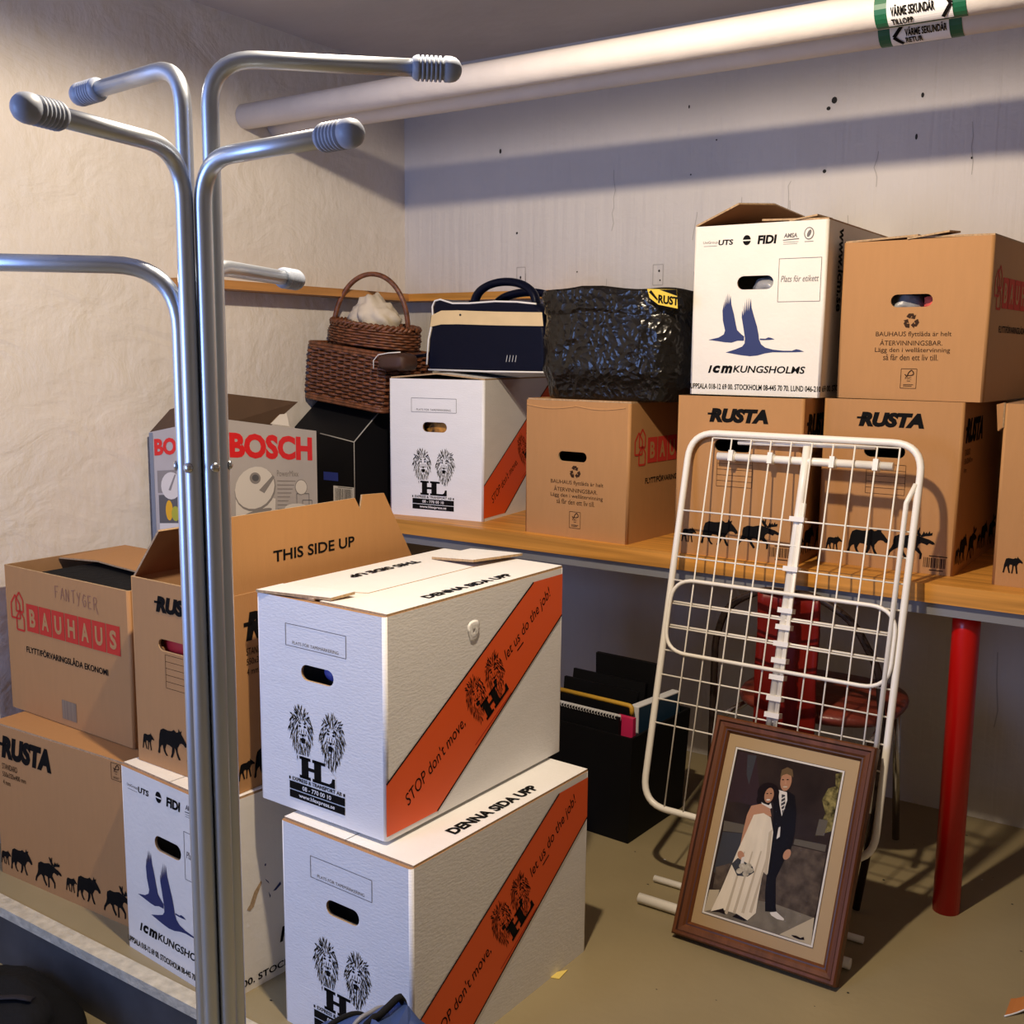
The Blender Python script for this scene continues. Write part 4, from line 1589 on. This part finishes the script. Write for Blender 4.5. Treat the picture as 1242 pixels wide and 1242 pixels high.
for j in range(13):
    z = .40 + (.748 - .40) * j / 12
    wv = .004 * math.sin(j * .9)
    fr = [Vector((-.104 + .155 * k / 10, -.226 + .018 * math.cos((-.078 + .155 * k / 10) / .078 * 1.4) - .004 + wv, z)) for k in range(11)]
    rings_.append(fr + [p + Vector((0, .008, 0)) for p in fr[::-1]])
b.rings(rings_, 'chairred')
b.build('back_splat', ch)

# ================================================================== BLACK BIN AND FOLDERS
bn = thing('storage_bin', 'black open storage bin full of folders on the floor below the shelf', 'bin', (1.225, -.575, 0), (0, 0, R(-3)))
b = MB()
hw, hd, hh = .185, .165, .305
Bo = [(-hw + .012, -hd + .012), (hw - .012, -hd + .012), (hw - .012, hd - .012), (-hw + .012, hd - .012)]
To = [(-hw, -hd), (hw, -hd), (hw, hd), (-hw, hd)]
for k in range(4):
    j = (k + 1) % 4
    b.face([(*Bo[k], .001), (*Bo[j], .001), (*To[j], hh), (*To[k], hh)], 'black')
    b.face([(To[k][0] * .96, To[k][1] * .96, hh), (To[j][0] * .96, To[j][1] * .96, hh), (Bo[j][0] * .95, Bo[j][1] * .95, .008), (Bo[k][0] * .95, Bo[k][1] * .95, .008)], 'black')
    b.face([(*To[k], hh), (*To[j], hh), (To[j][0] * .96, To[j][1] * .96, hh), (To[k][0] * .96, To[k][1] * .96, hh)], 'black')
b.face([(*p, .001) for p in Bo[::-1]], 'black')
b.face([(p[0] * .95, p[1] * .95, .008) for p in Bo], 'black')
b.build('bin_body', bn)
BNZ = R(-3)


def book(name, label, cat, c, size, m, tilt=0.0, yaw=0.0, edge=None, extra=None):
    """upright folder: size (length, thickness, height) length along x before yaw"""
    t = thing(name, label, cat, c, (R(tilt), 0, BNZ + R(yaw)))
    b = MB()
    l_, th, h_ = size
    b.box((-l_ / 2, -th / 2, 0), (l_ / 2, th / 2, h_), m)
    b.build('cover', t)
    if edge:
        b = MB()
        b.tube(fillet([(-l_ / 2, 0, h_ + .001), (l_ / 2 + .001, 0, h_ + .001), (l_ / 2 + .001, 0, h_ * .93)], .012), th / 2 + .0018, edge, 8)
        b.build('edge_strip', t)
    if extra:
        extra(t, l_, th, h_)
    return t


def spiral(t, l_, th, h_):
    b = MB()
    for k in range(22):
        x = -l_ / 2 + .01 + k * (l_ - .02) / 21
        b.tube([(x + .0014 * math.cos(a), .0075 * math.cos(a) - .002, h_ + .006 * math.sin(a)) for a in (2 * math.pi * j / 10 for j in range(10))], .0011, 'paper', 4, closed=True)
    b.build('wire_spiral', t)
    b = MB()
    b.box((-l_ / 2, th / 2 + .001, h_ - .01), (l_ / 2, th / 2 + .0022, h_ + .006), 'paper')
    b.build('page', t)


book('spiral_notebook', 'black spiral notebook standing at the front of the black bin', 'notebook', (1.238, -.712, .012), (.215, .008, .333), 'black', extra=spiral)
book('pink_folder', 'pink folder in the black bin beside the white-spined binder', 'folder', (1.352, -.692, .012), (.052, .016, .330), 'pink')
book('document_folder', 'black folder with yellow edge strip in the black bin', 'folder', (1.222, -.655, .012), (.26, .010, .350), 'black', edge='folderedge')
book('black_folder', 'black folder standing open behind the yellow-edged one', 'folder', (1.20, -.60, .012), (.25, .012, .365), 'black', tilt=-5)
book('slim_folder', 'slim black folder fanned out toward the wall in the bin', 'folder', (1.19, -.56, .012), (.25, .010, .375), 'black', tilt=-9)
book('tall_binder', 'tallest black binder at the rear of the black bin', 'binder', (1.245, -.475, .012), (.21, .014, .43), 'black', tilt=2)


def spine(t, l_, th, h_):
    b = MB()
    b.box((-l_ / 2 - .003, -th / 2 - .001, .001), (-l_ / 2 - .0002, th / 2 + .001, h_ + .002), 'paper')
    b.build('spine', t)['label'] = 'white spine'
    b = MB()
    b.box((-l_ / 2, -th / 2 - .001, h_ + .0002), (l_ / 2, th / 2 + .0005, h_ + .003), 'paper')
    b.build('page_edge', t)


book('ring_binder', 'dark blue binder with white spine at the right of the bin', 'binder', (1.366, -.540, .012), (.200, .026, .342), 'bluebook', yaw=84, extra=spine)

# ================================================================== DRYING RACK
RT = R(13.3)
RX = 1.795
rk = thing('drying_rack', 'folded white wire drying rack leaning against the shelf boxes', 'rack', (RX, -.938, 0), (-RT, 0, 0))
X0, X1, S0, S1 = 1.507 - RX, 2.082 - RX, .207, 1.158


def floor_pt(x, y, z):
    """world point to rack-local"""
    yy, zz_ = y + .938, z
    c_, s_ = math.cos(RT), math.sin(RT)
    return Vector((x - RX, yy * c_ - zz_ * s_, yy * s_ + zz_ * c_))


b = MB()
b.tube(fillet([(X0, 0, S0), (X1, 0, S0), (X1, 0, S1), (X0, 0, S1)], .07, 8, True), .0085, 'rackwhite', 12, closed=True)
b.build('outer_frame', rk)
b = MB()
for k in range(10):
    x = 1.570 + .0513 * k - RX
    b.tube([(x, -.004, .213), (x, -.004, 1.146)], .0021, 'rackwhite', 6)
for s_ in (.213, .414, .474, .536, .598, .657, .717, .777, .837, .896, .956, 1.146):
    x0_, x1_ = (X0 + .006, X1 - .006) if .3 < s_ < 1.1 else (1.570 - RX, 2.032 - RX)
    b.tube([(x0_, -.001, s_), (x1_, -.001, s_)], .0021, 'rackwhite', 6)
b.build('wire_grid', rk)
b = MB()
b.tube(fillet([(X0 + .008, -.010, .596), (X1 - .010, -.010, .596), (X1 - .010, -.010, .780), (X0 + .008, -.010, .780)], .062, 8, True), .0048, 'rackwhite', 10, closed=True)
b.build('inner_loop', rk)
b = MB()
for s_ in (.658, .718):
    b.tube([(X0 + .008, .006, s_ + .004), (X1 - .01, .006, s_ + .004)], .003, 'rackwhite', 6)
b.build('wing_rod', rk)
b = MB()
xc = 1.8115 - RX
b.tube([(xc, .008, 1.139), (xc, .008, 1.02), (xc - .004, .004, .42)], .0105, 'rackwhite', 10)
b.tube([(xc + .012, .000, 1.00), (xc + .010, .000, .42)], .006, 'rackwhite', 8)
b.build('center_bar', rk)
for s_ in (.96, .84, .74, .70, .66, .62, .58, .53, .49):
    b = MB()
    b.box((xc - .016, -.011, s_ - .006), (xc + .02, .014, s_ + .006), 'rackwhite')
    b.build('clip', rk)
b = MB()
b.tube([(1.584 - RX, .010, 1.102), (2.018 - RX, .010, 1.104)], .0098, 'rackwhite', 12)
b.tube([(1.633 - RX, .012, 1.139), (1.972 - RX, .012, 1.146)], .0052, 'rackwhite', 10)
b.build('foot_bar', rk)
for x in (1.624, 1.726, 1.879, 1.981):
    b = MB()
    b.lathe((x - RX - .008, .010, 1.1025), (1, 0, 0), [(0, .0115), (.002, .0128), (.014, .0128), (.016, .0115)], 'rackwhite', 14)
    b.box((x - RX - .006, -.008, 1.090), (x - RX + .006, .006, 1.117), 'rackwhite')
    b.build('clamp', rk)
b = MB()
b.tube(fillet([(X1 - .020, -.012, .32), (X1 - .020, -.012, 1.02), (X1 - .006, -.004, 1.065)], .02), .006, 'rackwhite', 10)
b.build('side_rod', rk)
b = MB()
b.tube([floor_pt(1.563, -1.003, .0135), floor_pt(2.075, -.996, .0135)], .0125, 'rackwhite', 12)
b.tube([floor_pt(1.545, -.885, .0090), floor_pt(2.068, -.874, .0090)], .0085, 'rackwhite', 10)
b.tube([Vector((xc, .004, .43)), floor_pt(1.82, -.94, .08), floor_pt(1.82, -.998, .016)], .009, 'rackwhite', 8)
b.tube([Vector((xc + .03, .006, .43)), floor_pt(1.85, -.86, .10), floor_pt(1.85, -.879, .012)], .007, 'rackwhite', 8)
b.build('floor_foot', rk)

# ================================================================== WEDDING PICTURE
PT = R(25.5)
pf_ = thing('picture_frame', 'brown wood framed wedding picture leaning against the drying rack', 'picture', (1.886, -1.106, .0142), (-PT, 0, 0))
PW, PH, PDp = .378, .508, .032
b = MB()
prof = [(0, 0), (0, .027), (.004, .032), (.010, .032), (.013, .027), (.022, .025), (.027, .021), (.030, .021), (.035, .013), (.035, 0)]   # (inset, height above the back)
cor = [(-PW / 2, 0, 1, 1), (PW / 2, 0, -1, 1), (PW / 2, PH, -1, -1), (-PW / 2, PH, 1, -1)]
loops = [[Vector((cx + sx_ * i, PDp - h_, cz + sz_ * i)) for i, h_ in prof] for cx, cz, sx_, sz_ in cor]
for k in range(4):
    A, Bq = loops[k], loops[(k + 1) % 4]
    for j in range(len(prof) - 1):
        b.face([A[j], Bq[j], Bq[j + 1], A[j + 1]], 'frame_dk' if j in (3, 6) else 'frame')
b.face([Vector((-PW / 2, PDp, 0)), Vector((PW / 2, PDp, 0)), Vector((PW / 2, PDp, PH)), Vector((-PW / 2, PDp, PH))], 'card_in')
bmesh.ops.recalc_face_normals(b.bm, faces=b.bm.faces[:])
b.build('moulding', pf_)
b = MB()
P = Panel(b, (-PW / 2, PDp - .012, 0), (1, 0, 0), (0, 0, 1), 0)
P.rect(.033, .033, PW - .033, PH - .033, 'matboard')
b.build('mat_board', pf_)
# the print: coordinates read in a 453 x 700-ish grid
PC = lambda n, c, **k: mat('print_' + n, c, .35, **k)
M['p_bg'] = PC('wall', (0.028, 0.018, 0.014), var=.3, vscale=12)
M['p_bg2'] = PC('panel', (0.035, 0.020, 0.022))
M['p_bg3'] = PC('shade', (0.045, 0.045, 0.050))
M['p_slab'] = PC('ledge', (0.10, 0.085, 0.065))
M['p_ground'] = PC('ground', (0.075, 0.055, 0.040), var=.45, vscale=45)
M['p_pave'] = PC('paving', (0.16, 0.135, 0.10), var=.2, vscale=40)
M['p_sun'] = PC('sunlit', (0.42, 0.35, 0.24))
M['p_dress'] = PC('dress', (0.66, 0.58, 0.45), var=.06, vscale=30, stretch=(3, 1, .6))
M['p_fold'] = PC('fold', (0.46, 0.385, 0.28))
M['p_skin'] = PC('skin', (0.42, 0.215, 0.125))
M['p_skin2'] = PC('face', (0.36, 0.18, 0.10))
M['p_hair'] = PC('hair', (0.012, 0.007, 0.006))
M['p_hairb'] = PC('fairhair', (0.12, 0.075, 0.035))
M['p_suit'] = PC('suit', (0.009, 0.007, 0.007))
M['p_shirt'] = PC('shirt', (0.62, 0.58, 0.52))
M['p_foliage'] = PC('foliage', (0.16, 0.13, 0.045), var=.8, vscale=90)
M['p_flower'] = PC('flower', (0.40, 0.36, 0.28), var=.4, vscale=90)
b = MB()
PX0, PZ0, PXW, PZH = .061, .066, .249, .374
P = Panel(b, (-PW / 2 + PX0, PDp - .0125, PZ0), (1, 0, 0), (0, 0, 1), .0008)
P.rect(-.0050, -.0050, PXW + .005, PZH + .005, 'inkbrown')
P.rect(-.0042, -.0042, PXW + .0042, PZH + .0042, 'p_shirt', .0002)
TL, TR_, BL_, BR_ = (175, 185), (628, 298), (55, 885), (508, 1050)


def uv(x, y):
    u = v = .5
    for _ in range(25):
        fx = TL[0] * (1 - u) * (1 - v) + TR_[0] * u * (1 - v) + BL_[0] * (1 - u) * v + BR_[0] * u * v - x
        fy = TL[1] * (1 - u) * (1 - v) + TR_[1] * u * (1 - v) + BL_[1] * (1 - u) * v + BR_[1] * u * v - y
        xu = (TR_[0] - TL[0]) * (1 - v) + (BR_[0] - BL_[0]) * v
        xv = (BL_[0] - TL[0]) * (1 - u) + (BR_[0] - TR_[0]) * u
        yu = (TR_[1] - TL[1]) * (1 - v) + (BR_[1] - BL_[1]) * v
        yv = (BL_[1] - TL[1]) * (1 - u) + (BR_[1] - TR_[1]) * u
        D_ = xu * yv - xv * yu
        u -= (fx * yv - fy * xv) / D_
        v -= (fy * xu - fx * yu) / D_
    u, v = min(1, max(0, u)), min(1, max(0, v))
    return (u * PXW, (1 - v) * PZH)


LV = [0.0004]


def pp(pts, m):
    LV[0] += .00003
    P.poly([uv(*q) for q in pts], m, LV[0])


def pe_(x, y, rx, ry, m, rot=0):
    c_, s_ = math.cos(rot), math.sin(rot)
    pp([(x + rx * math.cos(t) * c_ - ry * math.sin(t) * s_, y + rx * math.cos(t) * s_ + ry * math.sin(t) * c_) for t in (2 * math.pi * k / 16 for k in range(16))], m)


pp([(175, 185), (628, 298), (508, 1050), (55, 885)], 'p_bg')
pp([(180, 195), (260, 215), (290, 450), (180, 420), (138, 420)], 'p_bg2')
pp([(222, 212), (262, 218), (232, 345), (220, 300)], 'p_bg3')
pp([(128, 500), (230, 525), (222, 560), (124, 545)], 'p_slab')
pp([(124, 548), (222, 562), (190, 760), (90, 720)], 'p_bg3')
pp([(435, 590), (565, 620), (560, 650), (430, 615)], 'p_slab')
pp([(430, 620), (565, 655), (525, 920), (300, 870), (90, 790), (100, 700)], 'p_ground')
pp([(360, 690), (550, 740), (520, 930), (400, 1000), (300, 920)], 'p_ground')
pp([(280, 850), (360, 870), (520, 935), (508, 1050), (240, 950), (55, 885), (80, 800), (200, 820)], 'p_pave')
pp([(75, 795), (120, 798), (95, 880), (55, 885)], 'p_sun')
pp([(520, 932), (380, 1000), (508, 1050)], 'p_sun')
pp([(600, 305), (628, 298), (608, 400), (590, 560), (520, 580), (560, 480), (545, 420), (570, 370), (600, 360)], 'p_foliage')
pp([(535, 505), (570, 512), (555, 580), (520, 575)], 'p_slab')
# man: trousers, jacket, shirt, head
pp([(338, 575), (418, 600), (395, 680), (360, 760), (362, 880), (366, 905), (318, 900), (316, 820), (322, 720), (330, 640)], 'p_suit')
pp([(362, 372), (405, 380), (432, 400), (440, 470), (436, 560), (420, 635), (398, 640), (405, 580), (398, 600), (338, 598), (342, 480), (340, 420)], 'p_suit')
pp([(360, 372), (398, 384), (400, 420), (378, 490), (368, 440)], 'p_shirt')
pp([(376, 392), (390, 396), (392, 430), (381, 482), (374, 440)], 'p_bg3')
for k in range(4):
    pp([(375, 410 + 17 * k), (391, 402 + 17 * k), (391, 406 + 17 * k), (375, 416 + 17 * k)], 'p_shirt')
pp([(366, 540), (374, 535), (372, 580), (358, 590)], 'p_shirt')
pe_(393, 334, 24, 45, 'p_skin2', .12)
pp([(368, 320), (374, 284), (398, 272), (420, 284), (424, 318), (416, 312), (396, 302), (378, 308)], 'p_hairb')
for dx in (-11, 9):
    pe_(391 + dx, 328, 5, 2.6, 'p_hair')
pp([(390, 330), (393, 330), (396, 348), (387, 348)], 'p_skin')
pe_(390, 360, 10, 3.2, 'p_fold')
pe_(404, 658, 15, 24, 'p_skin', .4)
pp([(338, 905), (365, 903), (398, 935), (396, 942), (370, 935), (345, 918)], 'p_shirt')
# woman: hair, body, dress, arm, flowers
pe_(318, 385, 48, 46, 'p_hair', .3)
pe_(300, 420, 34, 28, 'p_hair', .5)
pe_(322, 396, 20, 34, 'p_skin2', .2)
for dx in (-8, 8):
    pe_(322 + dx, 388, 4.5, 2.4, 'p_hair')
pe_(319, 416, 9, 3.6, 'p_shirt')
pp([(290, 425), (300, 432), (322, 440), (330, 430), (336, 452), (318, 460), (294, 448)], 'p_shirt')
pp([(246, 440), (290, 432), (328, 455), (335, 490), (280, 485), (252, 492), (234, 560), (222, 640), (205, 660), (198, 640), (212, 560), (228, 480)], 'p_skin')
pp([(258, 480), (300, 474), (332, 494), (344, 560), (335, 650), (325, 740), (305, 730), (285, 860), (280, 905), (245, 935), (200, 905), (140, 885), (85, 888), (130, 790), (190, 640), (225, 560)], 'p_dress')
pp([(325, 560), (340, 545), (332, 650), (322, 745), (310, 735)], 'p_fold')
for x_ in (150, 185, 222, 255):
    pp([(x_ + 70, 640), (x_ + 76, 640), (x_ + 8, 905), (x_ - 4, 900)], 'p_fold')
pp([(85, 888), (140, 878), (150, 905), (120, 892)], 'p_hair')
pp([(198, 905), (245, 935), (230, 936), (180, 915)], 'p_hair')
pe_(208, 654, 14, 20, 'p_skin', -.4)
pp([(168, 690), (195, 665), (260, 705), (268, 730), (240, 748), (195, 742)], 'p_bg3')
for q in ((215, 700), (232, 735), (250, 722), (226, 715), (204, 722), (242, 702)):
    pe_(q[0], q[1], 14, 12, 'p_flower')
pp([(212, 664), (226, 660), (222, 690), (208, 690)], 'p_shirt')
pp([(428, 1004), (450, 1008), (466, 1018), (480, 1014), (482, 1026), (462, 1024), (440, 1014)], 'p_hair')
b.build('printed_photo', pf_)['label'] = 'wedding photo of a bride in a white dress and a groom in a dark suit'
b = MB()
P2 = Panel(b, (-PW / 2, PDp - .012, 0), (1, 0, 0), (0, 0, 1), .005)
gm = M['glass'] = bpy.data.materials.new('picture_glass')
gm.use_nodes = True
nt = gm.node_tree
nt.nodes.clear()
go, gx, gt, gg = [nt.nodes.new('ShaderNode' + n) for n in ('OutputMaterial', 'MixShader', 'BsdfTransparent', 'BsdfGlossy')]
gg.inputs['Roughness'].default_value = 0.05
gx.inputs[0].default_value = 0.0004
nt.links.new(gt.outputs[0], gx.inputs[1])
nt.links.new(gg.outputs[0], gx.inputs[2])
nt.links.new(gx.outputs[0], go.inputs[0])
P2.rect(.034, .034, PW - .034, PH - .034, 'glass')
b.build('glass_pane', pf_)

# ================================================================== COAT STAND
cs = thing('coat_stand', 'silver tube coat stand with six hooks in the foreground', 'coat stand', (1.645, -2.357, 0))
RT_ = .0102


def arm(ang, h_, reach, bendr, slot, rise=0.0):
    a = R(ang)
    d = Vector((math.cos(a), math.sin(a), 0))
    n = Vector((math.cos(R(slot)), math.sin(R(slot)), 0))
    base = n * .0208
    pts = fillet([base + n * .21 + Vector((0, 0, .0105)), base + n * .03 + Vector((0, 0, .03)), base + Vector((0, 0, .16)), base + Vector((0, 0, h_)),
                  base + d * (reach) + Vector((0, 0, h_ + rise))], bendr, 10)
    b = MB()
    b.tube(pts, RT_, 'silver', 16)
    o = b.build('arm', cs)
    e = pts[-1]
    dd = (pts[-1] - pts[-2]).normalized()
    b = MB()
    prof = [(-.006, .0105), (-.004, .0128)]
    for k in range(6):
        t0 = k * .0052
        prof += [(t0, .0146), (t0 + .0026, .0148), (t0 + .0034, .0122), (t0 + .0048, .0122)]
    prof += [(.033, .0148), (.040, .0148), (.046, .0132), (.050, .0100), (.0525, .0055), (.0535, .0005)]
    b.lathe(e - dd * .004, dd, prof, 'capgrey', 22)
    b.build('end_cap', o)
    b = MB()
    b.lathe(base + n * (RT_ - .001) + Vector((0, 0, 1.187)), n, [(0, .0062), (.002, .0062), (.004, .0042), (.005, .001)], 'screw', 14)
    b.build('screw', o)
    return o


arm(43, 1.657, .243, .055, 47)
arm(-5, 1.541, .215, .055, -13)
arm(-78, 1.551, .190, .060, -73)
arm(223, 1.422, .33, .075, 227)
arm(176, 1.652, .180, .050, 167, rise=-.004)
arm(112, 1.425, .225, .05, 107)
b = MB()
b.lathe((0, 0, 1.175), (0, 0, 1), [(0, .0125), (.024, .0125)], 'capgrey', 16)
b.build('core_clamp', cs)

# ================================================================== FOREGROUND BAGS
from mathutils.bvhtree import BVHTree


def draped(tree, pts, off):
    """points dropped from above on to a skin"""
    out = []
    for (xa, ya), (xb, yb) in zip(pts, pts[1:]):
        for k in range(6):
            q = k / 6
            hit = tree.ray_cast(Vector((xa + (xb - xa) * q, ya + (yb - ya) * q, 1)), Vector((0, 0, -1)))
            if hit[0]:
                out.append(hit[0] + Vector((0, 0, off)))
    return out


bg = thing('blue_backpack', 'blue nylon bag with dark piping in front of the lower striped box', 'bag', (1.603, -2.02, 0))
b = MB()
rings_ = []
for i in range(22):
    q = i / 21
    z = .002 + .280 * q
    k = (1 - (max(0, q - .45) / .55) ** 3.2 * .70) * (0.9 + .1 * min(1, q * 5))
    ring = []
    for j in range(48):
        a = 2 * math.pi * j / 48
        p = Vector((math.copysign(abs(math.cos(a)) ** .8, math.cos(a)) * .135 * k + .02 * q, math.copysign(abs(math.sin(a)) ** .8, math.sin(a)) * .085 * k, z))
        p += Vector((math.cos(a), math.sin(a), 0)) * (.030 * noise.noise(p * 9) - .022 * abs(noise.noise(p * 14)) + .008)
        p.z += q ** 2 * (.018 * noise.noise(Vector((p.x * 16, p.y * 8, 3))) - .022 * abs(math.sin((p.x - .03) * 24)) + .25 * (p.x - .02) * (p.x < .09))
        ring.append(p)
    rings_.append(ring)
b.rings(rings_, 'bluefab')
bvh = BVHTree.FromBMesh(b.bm)
b.build('bag_body', bg)
for nm, pts, m_, r_ in (('piping', [(-.085, -.06), (-.07, -.02), (-.06, .03), (-.05, .06)], 'blackfab', .005),
                        ('piping', [(.02, -.075), (.025, -.03), (.03, .02), (.035, .06)], 'blackfab', .006),
                        ('zipper', [(-.035, -.075), (-.022, -.03), (-.015, .02), (-.005, .06)], 'greysteel', .004),
                        ('piping', [(.085, -.06), (.09, -.02), (.09, .03)], 'blackfab', .005)):
    b = MB()
    b.tube(draped(bvh, pts, .003), r_, m_, 8)
    b.build(nm, bg)

bk = thing('black_rucksack', 'limp black rucksack lying in the lower step at the left edge', 'bag', (.575, -2.14, PZ))
b = MB()
rings_ = []
for i in range(18):
    q = i / 17
    k = math.sqrt(max(0.02, 1 - q ** 2.2))
    ring = []
    for j in range(56):
        a = 2 * math.pi * j / 56
        p = Vector((math.cos(a) * .265 * k, math.sin(a) * .20 * k, .001 + .175 * q))
        p += Vector((math.cos(a), math.sin(a), 0)) * (.05 * noise.noise(Vector((p.x * 6, p.y * 6, q * 2)))) * (q > 0)
        p.z += (.04 * noise.noise(Vector((p.x * 7 + 3, p.y * 9, 1))) - .035 * abs(noise.noise(Vector((p.x * 13, p.y * 16, 5))))) * q
        ring.append(p)
    rings_.append(ring)
b.rings(rings_, 'blackfab')
bvh = BVHTree.FromBMesh(b.bm)
b.build('bag_body', bk)


for nm, pts, m_, r_, fl in (('strap', [(-.20, -.03), (-.10, -.08), (.0, -.06), (.10, .02), (.17, .07)], 'darkfab', .013, (.3, 1.4)),
                            ('strap', [(-.15, .06), (-.02, .05), (.08, -.02), (.16, -.06)], 'darkfab', .012, (.3, 1.4)),
                            ('zipper', [(-.16, -.10), (-.02, -.11), (.09, -.07), (.18, -.01)], 'greysteel', .003, None)):
    b = MB()
    b.tube(draped(bvh, pts, .003), r_, m_, 8, flat=fl)
    b.build(nm, bk)
lump('dark_garment', 'dark garment bundled beside the black rucksack in the lower step', 'clothes', (.915, -2.20, PZ + .047), .06, .07, .045, 'blackfab', 12, .1)

# scraps on the floor
b = MB()
b.slab([(1.535, -1.405, .0020), (1.575, -1.392, .0020), (1.572, -1.352, .0020)], (0, 0, 1), .0015, 'stick')
tag(b.build('sticky_note'), 'yellow paper corner on the floor beside the lower striped box', 'paper')
b = MB()
pts = []
for k in range(9):
    a = R(-20 + 18 * k)
    pts.append((2.397 + .16 * (1 - math.cos(R(10 * k))), -.935 + .018 * k, 0))
rowA = [Vector((2.385 + .010 * k, -.985 + .012 * k, .002 + .0006 * k * k)) for k in range(9)]
rowB = [Vector((2.385 + .010 * k, -.915 + .006 * k, .004 + .0012 * k * k)) for k in range(9)]
for k in range(8):
    b.face([rowA[k], rowA[k + 1], rowB[k + 1], rowB[k]], 'scrap', True)
    b.face([rowA[k], rowB[k], rowB[k] - Vector((0, 0, .003)), rowA[k] - Vector((0, 0, .0019))], 'paper')
b.tube(rowA, .0018, 'paper', 5)
tag(b.build('cardboard_scrap'), 'curled orange-brown cardboard scrap on the floor at the right edge', 'scrap')
